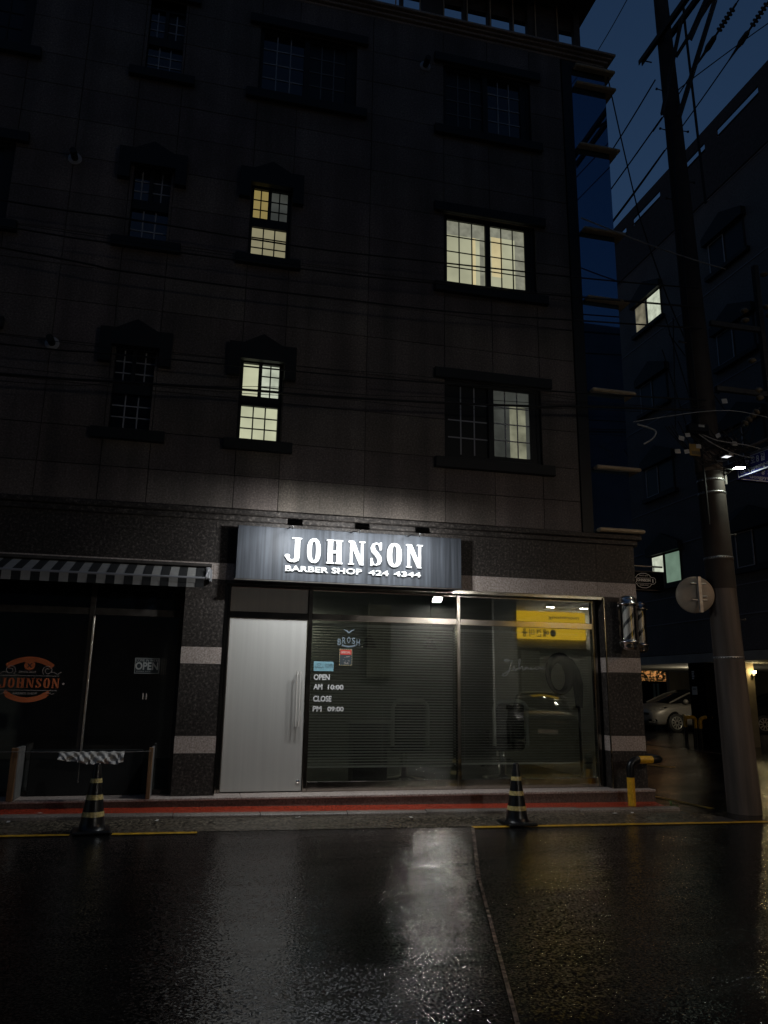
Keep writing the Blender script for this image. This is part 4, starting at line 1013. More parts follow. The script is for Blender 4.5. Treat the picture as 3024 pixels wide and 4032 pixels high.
# ================================================================== utility pole
U = thing('utility_pole', 'tall tapering concrete utility pole with steel crossarms at the street corner', 'utility pole', (7.50, -.35, gz(7.5)))
def pc(z): return Vector((7.53 - .018 * z, -.32, z))
def pr(z): return .225 - .0082 * z
mb = MB(); zz = [-.3] + [1.0 * i for i in range(0, 19)]; mb.tube([pc(z) for z in zz], [pr(max(z, 0)) for z in zz], 28); mb.build('shaft', 'concrete', U)
for z in (2.06, 3.52, 4.52, 4.72):
    mb = MB(); c = pc(z); r = pr(z) + (.009 if z > 3.06 else .002); mb.lathe([(r, -.016), (r + .004, -.014), (r + .004, .014), (r, .016)], c, n=28)
    s_ = mb.build('steel_strap', 'galv', U)
    mb = MB()
    for i in range(18):
        a = -math.pi + math.pi * i / 17; mb.box(c.x + (r + .004) * math.cos(a) - .010, c.x + (r + .004) * math.cos(a) + .010, c.y + (r + .0045) * math.sin(a) - .002, c.y + (r + .0045) * math.sin(a) + .002, z - .006, z + .006)
    mb.build('slots', 'black', s_)
mb = MB(); c = pc(5.1); r = pr(5.1); mb.lathe([(r + .002, -.24), (r + .018, -.235), (r + .018, -.01), (r + .022, 0), (r + .022, .23), (r + .002, .235)], c, n=28); sl = mb.build('sleeve', 'concrete', U)
mb = MB(); mb.prism([(7.60, 5.14), (7.62, 5.40), (7.86, 5.29), (7.86, 5.20), (7.7, 5.13)], -.56, -.40); mb.build('gusset', 'concrete', sl)
for a, b in ((3.06, 4.855), (5.345, 17.6)):  # lower length: brown cover; upper length: fading lamplight darkened into the colour
    mb = MB(); mb.lathe([(pr(z) + .007, z) for z in [a + (b - a) * i / 8 for i in range(9)]], (0, 0, 0), n=28)
    k = len(mb.v) // 28
    mb.v = [(v[0] + pc(v[2]).x, v[1] + pc(v[2]).y, v[2]) for v in mb.v]; mb.build('dark_sheath', 'sheath', U)
# climbing bolts
for z, s in ((11.75, -1), (11.0, 1), (10.95, -1), (10.0, 1), (9.6, -1), (3.9, 1), (2.62, 1), (7.0, -1), (6.2, 1)):
    c = pc(z); mb = MB(); mb.tube([(c.x + s * pr(z) * .9, c.y, z), (c.x + s * (pr(z) + .13), c.y, z + .01)], .009, 6); mb.tube([(c.x + s * (pr(z) + .125), c.y, z + .01), (c.x + s * (pr(z) + .15), c.y, z + .01)], .02, 8); mb.build('climbing_bolt', 'rust', U)
# crossarms run along the side street, towards and away from the main road
def arm(x, ya, yb, z, h=.10, w=.075):
    mb = MB(); mb.box(x - w / 2, x + w / 2, ya, yb, z + h - .012, z + h); mb.box(x - w / 2, x - w / 2 + .012, ya, yb, z, z + h - .0122); mb.box(x + w / 2 - .012, x + w / 2, ya, yb, z, z + h - .0122)
    a = mb.build('crossarm', 'rust', U); return a
arm(7.13, -3.4, .20, 12.74); arm(7.50, -3.4, .0, 13.04)
mb = MB(); mb.tube([(7.13, .12, 12.78), (7.30, .1, 12.76)], .012, 6); mb.tube([(7.13, -1.9, 12.78), (7.5, -1.9, 13.06)], .03, 6); mb.build('tie_rod', 'rust', U)
def angle(a, b, w=.035):
    a = Vector(a); b = Vector(b); d = (b - a).normalized(); q = d.cross(Vector((0, 1, 0))).normalized(); k = q.cross(d)
    mb = MB()
    for (u, v) in ((q, k), (k, q)):
        p = [a - u * w, a + u * w, b + u * w, b - u * w]; mb._add(p + [c + v * .008 for c in p], [(0, 1, 2, 3), (7, 6, 5, 4), (0, 4, 5, 1), (1, 5, 6, 2), (2, 6, 7, 3), (3, 7, 4, 0)])
    mb.build('brace', 'rust', U)
angle((6.90, -.62, 10.95), (7.42, -.66, 13.0)); angle((7.23, -.62, 11.0), (8.15, -.66, 13.6), .045); angle((7.10, -1.2, 11.95), (7.60, -1.2, 13.05), .05); angle((7.2, -.7, 12.1), (7.75, -1.6, 13.2), .03)
mb = MB(); mb.tube([(7.68, -.50, 9.5), (7.66, -.48, 11.0), (7.60, -.50, 13.0), (7.60, -.5, 15)], .022, 6); mb.tube([(7.22, -.5, 4.0), (7.15, -.5, 8), (7.14, -.5, 11.0)], .018, 6); mb.build('riser_cable', 'wire', U)
# strain insulators along the wires to the right
def insulator(p, q, label):
    p = Vector(p); q = Vector(q); d = (q - p); L = d.length; d = d / L
    t = thing('strain_insulator', label, 'insulator', p, 0, 'strain insulators beside the pole top')
    prof = [(.0, 0), (.02, 0)]
    for i in range(6): z = .1 + .075 * i; prof += [(.022, z), (.06, z + .012), (.06, z + .026), (.022, z + .04)]
    prof += [(.02, .6), (.0, .6)]
    mb = MB(); mb.lathe(prof, p, d, 12); mb.build('discs', 'rust', t)
    mb = MB(); mb.tube([p + d * .6, p + d * .66, p + d * .85, p + d * .95, p + d * L], [.02, .05, .06, .03, .012], 10); mb.build('clamp', 'rust', t)
insulator((8.8, -.42, 13.93), (8.8, .80, 13.68), 'string of ribbed insulators nearer the pole top')
insulator((9.4, -.60, 14.02), (9.4, .62, 13.76), 'string of ribbed insulators nearer the photo edge')
def wirething(pts, r, label, m='wire', name='cable', group='cables on the utility pole', sag=0.0, n=14):
    P = []
    if len(pts) == 2:
        a, b = Vector(pts[0]), Vector(pts[1])
        for i in range(n + 1): t = i / n; q = a.lerp(b, t); q.z -= sag * 4 * t * (1 - t); P.append(q)
    else:
        V = [Vector(p) for p in pts]
        for i in range(len(V) - 1):
            p0, p1, p2, p3 = V[max(i - 1, 0)], V[i], V[i + 1], V[min(i + 2, len(V) - 1)]
            for q in range(6):
                t = q / 6; P.append(.5 * (2 * p1 + (p2 - p0) * t + (2 * p0 - 5 * p1 + 4 * p2 - p3) * t * t + (3 * p1 - p0 - 3 * p2 + p3) * t ** 3))
        P.append(V[-1])
    mb = MB(); mb.tube(P, r, 6); return tag(mb.build(name, m), label, 'cable', group)
# along the side street, into the distance
wirething([(7.2, -.1, 12.18), (7.2, 1.42, 11.90), (7.2, 5.0, 11.45), (7.2, 14, 11.0), (7.2, 30, 11.4)], .014, 'upper black power line running down the side street left of the pole')
wirething([(7.2, -.2, 11.31), (7.2, 1.5, 11.12), (7.2, 5.0, 10.8), (7.2, 14, 10.4), (7.2, 30, 10.8)], .014, 'middle black power line running down the side street left of the pole')
wirething([(7.2, -.2, 10.65), (7.2, 1.5, 10.43), (7.2, 5.0, 10.1), (7.2, 14, 9.8), (7.2, 30, 10.2)], .014, 'lower black power line running down the side street left of the pole')
wirething([(8.8, -.42, 13.93), (8.8, -3.0, 14.35), (8.8, -9, 15.2)], .014, 'overhead power line beyond the nearer insulators')
wirething([(9.4, -.60, 14.02), (9.4, -3.0, 14.4), (9.4, -9, 15.2)], .014, 'overhead power line beyond the insulators nearer the photo edge')
wirething([(8.8, .80, 13.68), (8.8, 1.3, 13.55), (8.5, 1.9, 13.0)], .014, 'short power line from the nearer insulators down behind the pole')
wirething([(9.4, .62, 13.76), (9.4, 2.2, 13.5), (9.4, 6, 13.0), (9.4, 14, 12.6), (9.4, 30, 13.0)], .014, 'power line leaving the farther insulators behind the pole')
wirething([(7.37, -.45, 11.67), (7.67, -.4, 12.0), (9.47, -.4, 13.68), (12.0, -.4, 15.9)], .011, 'thin stay wire rising from the pole to the upper right')
wirething([(6.3, .25, 12.9), (6.3, -.75, 12.99), (6.3, -3, 13.4)], .008, 'thin wire rising from the roof terrace into the sky')
wirething([(6.30, .0, 12.25), (6.34, .0, 11.97), (6.495, .0, 10.95), (6.685, .0, 9.81), (6.79, .0, 9.27), (7.1, -.1, 7.9), (7.35, -.2, 7.0)], .011, 'loose drop cable slanting from the roof corner to the pole')
# across the front of the building
CABX = [
 ('highest black cable crossing the facade through the lit third floor window', .011, [(-7.5, 7.75), (-2.8, 7.60), (-1.33, 7.60), (.29, 7.57), (1.41, 7.57), (3.09, 7.64), (4.58, 7.70), (5.84, 7.76), (7.35, 7.86)]),
 ('second black cable crossing the facade under the lit third floor window', .011, [(-7.5, 7.4), (-2.65, 7.23), (-1.51, 7.21), (1.42, 7.23), (2.95, 7.29), (4.56, 7.36), (7.35, 7.52)]),
 ('third black cable crossing the facade midway between two window rows', .012, [(-7.5, 7.2), (-2.28, 6.90), (-1.36, 6.83), (.26, 6.82), (1.43, 6.84), (3.09, 6.87), (5.12, 7.0), (7.35, 7.16)]),
 ('thin cable just over the second black cable', .004, [(-2.65, 7.29), (-1.51, 7.27), (1.42, 7.28), (2.95, 7.33), (4.56, 7.39), (7.3, 7.53)]),
 ('lower cable crossing at the second floor window heads', .011, [(-7.5, 5.7), (-2.65, 5.63), (-1.52, 5.65), (-.59, 5.67), (.11, 5.68), (1.46, 5.70), (3.08, 5.75), (5.2, 5.84), (7.3, 5.95)]),
 ('thin cable just above the lower crossing cable', .004, [(-7.5, 5.85), (-2.0, 5.74), (.11, 5.76), (1.46, 5.78), (3.08, 5.82), (5.2, 5.72), (7.3, 5.8)]),
 ('thick bundled cable at the bottom of the crossing lines', .017, [(-7.5, 5.2), (-2.61, 5.24), (-1.36, 5.28), (.26, 5.35), (1.47, 5.38), (3.08, 5.46), (4.56, 5.56), (5.12, 5.62), (7.3, 5.78)]),
 ('slack thin cable looping under the thick bundle', .004, [(-7.5, 5.1), (-2.4, 5.15), (-1.2, 5.26), (.3, 5.30), (1.47, 5.36), (2.4, 5.36), (3.2, 5.38), (5.1, 5.58), (7.3, 5.7)]),
 ('thin cable just above the thick bundle', .004, [(-7.5, 5.35), (-2.4, 5.33), (-.6, 5.32), (.8, 5.44), (2.0, 5.46), (3.2, 5.55), (5.1, 5.64), (7.3, 5.85)]),
]
for lb, r, pp in CABX: wirething([(x, -.55, z) for x, z in pp], r, lb, group='cables crossing the facade')
wirething([(5.35, -.55, 8.78), (6.3, -.55, 8.55), (7.2, -.55, 8.38), (7.9, -.55, 8.28)], .011, 'pale grey cable running from the corner frame to the pole', 'palewire')
wirething([(6.1, -.55, 5.44), (6.35, -.60, 5.35), (6.3, -.62, 5.22), (6.15, -.6, 5.12)], .014, 'pale curled cable end under the crossing bundle', 'palewire')
wirething([(6.0, -.6, 5.45), (6.6, -.6, 5.6), (7.2, -.65, 5.72), (7.8, -.65, 5.78), (8.6, -.65, 5.70)], .007, 'thin pale cable passing before the pole', 'palewire')
wirething([(6.9, -.65, 5.45), (7.2, -.7, 5.22), (7.6, -.72, 5.06), (8.1, -.7, 5.03), (8.5, -.65, 5.12)], .008, 'white cable sagging in a long loop before the pole', 'palewire')
wirething([(6.9, -.65, 5.43), (7.3, -.7, 5.26), (7.8, -.72, 5.22), (8.3, -.7, 5.2), (8.7, -.65, 5.6), (9.5, -.6, 6.5)], .008, 'white cable rising from the loop to the upper right', 'palewire')
random.seed(11)
for i in range(24):
    x = 6.55 + .055 * i; wirething([(x, -.58, 5.45 + random.uniform(-.1, .1)), (x + .3, -.62, 5.25 - random.uniform(0, .3)), (x + .7, -.6, 5.15 - random.uniform(-.1, .3)), (x + 1.2, -.5, 5.5 + random.uniform(-.2, .4))], .008, 'slack black cable tangled round the pole above the sleeve', group='tangled cables round the pole')
for i, (a, b) in enumerate((((7.0, .0, 7.0), (7.05, -.4, 5.55)), ((7.25, .0, 7.6), (6.85, -.4, 5.5)), ((7.1, .0, 7.6), (7.25, -.4, 5.6)), ((7.15, .0, 7.3), (7.75, -.5, 5.75)))):
    wirething([a, b], .009, 'black drop cable hanging down beside the pole to the splice box', group='drop cables beside the pole', sag=.0)
t = thing('splice_case', 'flat black splice box slung among the cables left of the pole', 'splice box', (7.1, -.62, 5.4))
mb = MB(); mb.bbox(6.88, 7.22, -.70, -.58, 5.36, 5.50, .02)
for i in range(16): mb.box(6.90 + .02 * i, 6.91 + .02 * i, -.70, -.58, 5.33, 5.355)
mb.build('case', 'plastic_black', t)
mb = MB(); mb.box(7.03, 7.13, -.703, -.7005, 5.44, 5.475); mb.build('name_plate', 'tag', t)
for i, (x, z, s, rz, lb) in enumerate(((6.72, 5.23, .055, -8, 'white cable tag hanging left of the splice box'), (6.83, 5.29, .05, 10, 'white cable tag under the left end of the splice box'), (7.0, 5.13, .05, 0, 'white cable tag above the yellow plate'), (6.64, 5.02, .055, 5, 'lowest white cable tag left of the pole'), (6.79, 5.03, .05, 12, 'white cable tag below the yellow plate'), (7.35, 5.33, .05, 30, 'tilted white cable tag right of the splice box'), (7.63, 5.23, .05, 0, 'white cable tag on the sagging white cables before the pole'), (7.55, 5.05, .045, 0, 'small white cable tag on the lowest loop before the pole'), (8.62, 5.45, .05, -30, 'white cable tag right of the pole below the rising cable'), (7.52, 5.9, .06, 10, 'white numbered tag on the pole shaft'))):
    mb = MB(); w, h = s, s * .62; c, q = math.cos(R(rz)), math.sin(R(rz))
    mb.prism([(x + c * a - q * b, z + q * a + c * b) for a, b in ((-w / 1.2, -h), (w / 1.2, -h), (w / 1.2, h), (-w / 1.2, h))], -.705, -.700)
    tag(mb.build('cable_tag', 'tag'), lb, 'tag', 'white cable tags round the pole')
mb = MB(); mb.box(6.84, 7.02, -.70, -.692, 4.98, 5.16); py_ = mb.build('plate', plain('grimy_yellow', (.20, .12, .02), .7, var=.3)); tag(py_, 'weathered yellow plate hanging among the cables left of the pole', 'plate')
mb = MB()
for i in range(7): mb.box(6.88 + .02 * i, 6.89 + .02 * i, -.703, -.7005, 5.0, 5.05)
mb.build('print', 'darkprint', py_)
# insulators stacked right of the pole
t = thing('insulator_rack', 'steel rack of brown porcelain insulators right of the pole', 'insulators', (8.5, -.45, 6.8))
mb = MB(); mb.box(8.52, 8.60, -.48, -.40, 6.1, 8.5); mb.box(7.6, 8.6, -.47, -.41, 6.18, 6.26); mb.box(7.6, 8.6, -.47, -.41, 7.3, 7.38); mb.build('frame', 'rust', t)
for x, z in ((8.70, 8.35), (8.68, 7.75), (8.72, 7.6), (8.76, 7.42), (8.76, 7.28), (8.76, 6.85), (8.80, 6.75), (8.80, 6.62), (8.82, 6.25), (8.84, 6.12), (8.86, 5.98), (8.25, 7.62), (8.25, 7.45), (8.30, 6.75), (8.36, 6.25), (8.37, 6.12)):
    mb = MB(); mb.lathe([(.0, .05), (.05, .045), (.065, .02), (.06, 0), (.02, -.03), (.0, -.03)], (x, -.46, z), (0.1, -.1, 1), 14); mb.build('insulator', 'porcelain', t)
t = thing('strain_string', 'slanting string of four pale discs under the insulator rack', 'insulators', (8.2, -.5, 5.8))
for i in range(4):
    mb = MB(); mb.lathe([(.0, .03), (.03, .03), (.058, .01), (.058, -.005), (.02, -.02), (.0, -.02)], (8.02 + .075 * i, -.5, 5.66 + .07 * i), (.7, 0, .7), 14); mb.build('disc', 'porcelain', t)
mb = MB(); mb.tube([(7.95, -.5, 5.6), (8.32, -.5, 5.95)], .012, 6); mb.build('rod', 'rust', t)

# ---- lamps and name plates on the pole
L1 = thing('led_lamp', 'small bright led street lamp on a short arm below the road name sign', 'lamp', (7.66, -.5, 4.85))
mb = MB(); mb.tube([(7.60, -.45, 4.80), (7.62, -.56, 4.84), (7.66, -.60, 4.862)], .014, 8); mb.box(7.60, 7.632, -.46, -.42, 4.66, 4.92); mb.build('arm', 'rust', L1)
def led_head(parent, x, y, z, L, m):
    a = R(8)
    mb = MB(); mb.bbox(x, x + L, y - .06, y + .06, z + .008, z + .03, .008); mb.build('housing', 'galv', parent)
    mb = MB(); mb.quad((x + .015, y - .052, z + .0075), (x + L - .01, y - .052, z + .0075), (x + L - .01, y + .052, z + .0075), (x + .015, y + .052, z + .0075)); mb.build('led_face', m, parent)
MT['ledstreet'] = emit('street_led', (.90, 1.0, .86), 170)
MT['ledsmall'] = emit('street_led_dim', (.93, .96, 1.0), 1.2)
led_head(L1, 7.62, -.66, 4.855, .16, 'ledstreet')
L2 = thing('led_lamp', 'smaller dimly lit lamp head just above the bright led lamp on the pole', 'lamp', (7.5, -.62, 5.03))
mb = MB(); mb.box(7.47, 7.50, -.57, -.5, 5.02, 5.06); mb.build('arm', 'galv', L2)
led_head(L2, 7.40, -.70, 5.0, .13, 'ledsmall')
def roadsign(x0, x1, y0, y1, z0, z1, label, full):
    """plate from (x0,y0) to (x1,y1) facing the main road"""
    d = Vector((x1 - x0, y1 - y0, 0)); L = d.length; ang = math.atan2(d.y, d.x)
    t = thing('road_name_sign', label, 'road sign', (x0, y0, z0), ang, 'road name signs on the pole')
    def Lc(mb, n, m, p=t): return mb.build(n, m, p, local=True)
    h = z1 - z0
    mb = MB(); mb.bbox(0, L, -.012, .012, 0, h, .006); pl = Lc(mb, 'plate', 'blueplate')
    mb = MB(); rect_frame(mb, .008, L - .008, .008, h - .008, .012, -.0145, -.0122); Lc(mb, 'border', 'signwhite', pl)
    mb = MB()
    x = .05
    if full:
        for k in ('gong', 'pyeong', 'ro'): strokes(mb, HAN[k], x, x + .095, h * .48, h * .88, .012, -.0122, -.014); x += .118
        text_into(mb, '8', x, x + .055, h * .50, h * .86, -.014, .002, .01); x += .082
        strokes(mb, HAN['gil'], x, x + .095, h * .50, h * .88, .014, -.0122, -.014)
        text_into(mb, 'Gongpyeong-ro 8-gil', .06, .88, h * .10, h * .42, -.014, .002, .005)
    else:
        x = .30
        for k in ('gong', 'pyeong', 'ro', 'gil'): strokes(mb, HAN[k], x, x + .095, h * .50, h * .88, .013, -.0122, -.014); x += .13
        text_into(mb, 'Gongpyeong-ro', .22, .86, h * .10, h * .42, -.014, .002, .005)
    Lc(mb, 'lettering', 'signwhite', pl)
    mb = MB(); mb.box(.0, L, -.02, .02, h + .004, h + .03); Lc(mb, 'top_rail', 'galv')
    mb = MB(); mb.box(.0, L, -.012, .012, -.018, -.004); Lc(mb, 'bottom_rail', 'blackhole')
    return t
roadsign(7.95, 8.0, -.33, -1.48, 4.81, 5.10, 'blue road name plate pointing out over the road, in front of the other', True)
roadsign(8.03, 9.1, -.20, -.18, 4.83, 5.08, 'blue road name plate square to the main road, partly hidden behind the other', False)
mb = MB(); mb.tube([(7.62, -.40, 5.24), (7.95, -.40, 5.24), (8.0, -1.5, 5.24)], .03, 8); tag(mb.build('sign_arm', 'concrete'), 'pale steel arm carrying the road name plates', 'bracket')
# ---- convex mirror seen from behind
Mr = thing('traffic_mirror', 'round traffic mirror seen from behind, clamped to the pole', 'traffic mirror', (7.15, -.35, 2.95))
mb = MB(); mb.lathe([(.0, -.05), (.15, -.04), (.255, -.012), (.27, .0), (.27, .02), (.25, .025), (.0, .03)], (7.03, -.30, 2.965), (.42, .9, 0.05), 36); mb.build('dish', 'mirrorback', Mr)
mb = MB(); mb.box(7.015, 7.065, -.42, -.385, 2.70, 3.22); mb.build('mast', 'galv', Mr)
for z in (2.88, 3.12):
    mb = MB(); mb.tube([(6.92, -.37, z), (7.16, -.39, z)], .014, 8); mb.build('clamp', 'galv', Mr)
mb = MB(); mb.tube([(7.04, -.40, 2.93), (7.40, -.36, 2.95)], .016, 8); mb.build('arm', 'galv', Mr)

# ================================================================== the far building across the side street
FX = 13.35
F_ = thing('pilotis_building', 'dark apartment building on columns across the side street, seen from below', 'building', (FX, 8, .17))
mb = MB(); mb.box(FX, FX + 9, -3.5, 17, 2.62, 16.6); mb.build('wall', 'farwall', F_)
mb = MB()
for z in (15.35, 12.6, 9.8, 7.0, 5.75, 4.25, 3.5): mb.box(FX - .018, FX - .001, -3.5, 17, z, z + .03)
mb.build('string_course', plain('course_stone', (.22, .22, .24), .8), F_)
mb = MB(); mb.box(FX - .05, FX - .001, -3.5, 17, 15.40, 16.60); mb.box(FX - .05, FX + .02, -3.5, 17, 16.601, 16.90); mb.build('eaves', 'rust', F_)
mb = MB()
gaps = [(4.10, 5.78), (6.31, 7.26), (8.55, 10.14), (10.55, 11.6), (1.4, 3.2), (-1.2, .6)]
mb.box(FX - .02, FX + .03, -3.5, 17, 17.21, 17.62)
ed = sorted([e for g_ in gaps for e in g_]); prev = -3.5
for g0, g1 in sorted(gaps): mb.box(FX - .02, FX + .03, prev, g0, 16.901, 17.209); prev = g1
mb.box(FX - .02, FX + .03, prev, 17, 16.901, 17.209)
for g0, g1 in gaps: mb.tube([(FX + .05, g0, 17.05), (FX + .05, g1, 17.05)], .03, 8)
mb.build('parapet', 'rust', F_)
def far_window(yc, z0, l, r, gl=None, hood=True, sash='muntin'):
    mb = MB(); X = FX
    mb.box(X - .03, X - .001, yc - .74, yc + .74, z0 - .03, z0 + .93); w = mb.build('window', 'black', F_)
    mb = MB(); mb.box(X - .038, X - .031, yc + .09, yc + .70, z0 + .03, z0 + .88); mb.build('pane', l, w)
    mb = MB(); mb.box(X - .038, X - .031, yc - .70, yc - .02, z0 + .03, z0 + .88); mb.build('pane', r, w)
    mb = MB(); 
    for a, b, c, d in ((yc + .66, yc + .70, z0 + .0, z0 + .91), (yc + .05, yc + .09, z0, z0 + .91)): mb.box(X - .05, X - .039, a, b, c, d)
    for c in (z0, z0 + .88): mb.box(X - .05, X - .039, yc + .0905, yc + .6595, c, c + .03)
    mb.build('sash', sash, w)
    mb = MB(); mb.prism([(yc - .84, z0 + .93), (yc + .84, z0 + .93), (yc + .84, z0 + 1.16), (yc, z0 + 1.52), (yc - .84, z0 + 1.16)], X - .16, X - .001, axis='x'); mb.build('hood', 'black', w)
    mb = MB(); mb.box(X - .13, X - .001, yc - .86, yc + .86, z0 - .15, z0 - .031); mb.build('sill', 'black', w)
MT['farsash'] = plain('grey_sash', (.30, .30, .31), .6)
for k, z in enumerate((4.68, 7.46, 10.26, 13.06)):
    far_window(9.65, z, *(('litcool', 'litgreen') if k == 0 else (('litdim', 'litcool') if k == 3 else ('panedark', 'panedark'))), sash='black' if k == 0 else 'farsash')
    far_window(5.85, z, 'panedark', 'panedark', sash='farsash'); far_window(1.9, z, 'panedark', 'panedark', sash='farsash')
mb = MB(); mb.box(FX - .03, FX + 9, -3.5, 17, 2.36, 2.60); mb.build('soffit', 'palewall', F_)
mb = MB()
for (a, b) in ((8.25, 8.95), (1.4, 2.1), (14.6, 15.2)):
    mb = MB(); mb.box(FX - .02, FX + .55, a, b, .1, 2.359); mb.build('column', 'blackhole', F_)
mb = MB(); mb.box(FX - .03, FX - .021, 8.62, 8.84, 1.50, 1.72); pp_ = mb.build('notice', 'paper', F_)
mb = MB(); mb.box(FX - .034, FX - .0305, 8.66, 8.80, 1.64, 1.665); mb.build('print', 'darkprint', pp_)
mb = MB(); 
for i in range(4): mb.box(FX - .03, FX - .021, 8.70 + .02 * (i % 2), 8.80, 2.1 - .06 * i, 2.14 - .06 * i)
mb.build('sticker', 'chairgrey', F_)
mb = MB(); mb.box(18.3, FX + 9, 17.3, 17.5, .1, 2.36); mb.box(FX + 8.7, FX + 9, -3.5, 17, .1, 2.36)
mb.build('rear_wall', plain('dim_wall', (.05, .043, .03), .8, var=.3, vscale=1.5), F_)
# warm wall lamp under the building, right of the pole
t = thing('wall_lamp', 'glowing wall lamp on the panelled wall under the far building', 'lamp', (14.5, 8.0, 1.9))
mb = MB(); mb.box(14.25, 14.64, 7.95, 8.1, .12, 2.355); mb.build('wall_panel', plain('tan_panel', (.26, .21, .13), .8, var=.15, vscale=3), t)
mb = MB(); mb.ball((14.58, 7.84, 2.12), .035, 10); mb.build('bulb', emit('warm_bulb', (1, .78, .38), 140), t)
mb = MB(); mb.box(14.55, 14.61, 7.88, 7.949, 2.02, 2.08); mb.build('backplate', 'galv', t)
t = thing('ceiling_lamp', 'round ceiling lamp under the far building, hidden by the utility pole, lighting the silver car', 'lamp', (16.05, 12.0, 2.1))  # unseen lamp added behind the pole to light the car
mb = MB(); mb.ball((16.05, 12.0, 2.1), .10, 12); mb.build('globe', emit('ceiling_globe', (1, .86, .62), 190), t)
mb = MB(); mb.tube([(16.05, 12.0, 2.19), (16.05, 12.0, 2.36)], .03, 8); mb.build('stem', 'galv', t)
# bollards guarding the column
def u_guard(x, y, rz, label):
    t = thing('hooped_bollard', label, 'bollard', (x, y, .17), rz, 'yellow topped bollards round the far column')
    mb = MB(); mb.tube([(0, 0, 0), (0, 0, .45)], .05, 10); mb.build('post', 'plastic_black', t, local=True)
    mb = MB(); P = [(0, 0, .451), (0, 0, .62)] + [(.12 * (1 - math.cos(R(q))), 0, .62 + .12 * math.sin(R(q))) for q in (30, 60, 90)] + [(.32, 0, .74)]
    mb.tube(P, .05, 10); mb.build('bent_top', 'yellow', t, local=True)
u_guard(13.25, 9.15, R(60), 'yellow topped bent bollard left of the far column'); u_guard(13.15, 8.55, R(-160), 'yellow topped bent bollard before the far column, bending left')
u_guard(13.18, 8.40, R(-20), 'yellow topped bent bollard before the far column, bending right')
# lit garden wall and shrub far behind
t = thing('garden_wall', 'glowing orange lit wall behind the shrub beyond the silver car', 'wall', (23, 26, .17))
mb = MB(); mb.box(21.4, 24.4, 26.0, 26.2, .1, 4.2); mb.build('panel', 'orangeback', t)
mb = MB(); mb.ball((22.4, 25.2, 1.2), .10, 10); mb.build('bulb', emit('sodium_bulb', (1, .62, .28), 50), t)
mb = MB(); mb.ball((23.4, 25.2, 2.7), .10, 10); mb.build('bulb', emit('sodium_bulb', (1, .62, .28), 50), t)
t = thing('shrub', 'leafy shrub silhouetted against the orange lit wall', 'shrub', (22.2, 24.4, .17))
mb = MB(); random.seed(21)
for i in range(2600):
    x = random.uniform(20.9, 23.4); z = random.uniform(.9, 3.4); y = 24.4 + random.uniform(-.4, .4)
    if math.sin(x * 6.1 + 2.3 * z) + math.sin(z * 5.3 - 2 * x) > .35: continue
    s_ = random.uniform(.05, .12); u = Vector((random.gauss(0, 1), random.gauss(0, 1), random.gauss(0, 1))).normalized(); v = u.orthogonal().normalized()
    c = Vector((x, y, z)); mb.quad(c - u * s_, c - v * s_ * .5, c + u * s_, c + v * s_ * .5)
mb.build('leaves', 'leaf', t)
mb = MB()
for i in range(6): mb.tube([(22.0 + .08 * i, 24.4, .1), (21.2 + .4 * i, 24.4, 2.8)], [.05, .015], 6)
mb.build('stems', 'wood', t)
mb = MB(); mb.bbox(19.72, 20.7, 21.0, 22.0, .12, 2.02, .03); sh = mb.build('shed', 'blackhole'); tag(sh, 'dark shed with pale slats behind the silver car', 'shed')
mb = MB()
for x in (19.93, 20.12): mb.box(x, x + .10, 20.98, 20.999, .5, 1.92)
mb.build('slat', plain('pale_slat', (.40, .36, .22), .7), sh)

t = thing('rear_building', 'unlit building closing the view far behind the shrub and the shed', 'building', (26, 33, 0))  # added block keeps sky out of the silver car's hood reflection
mb = MB(); mb.box(12.5, 48, 32, 40, -.2, 14); mb.build('wall', 'farwall', t)
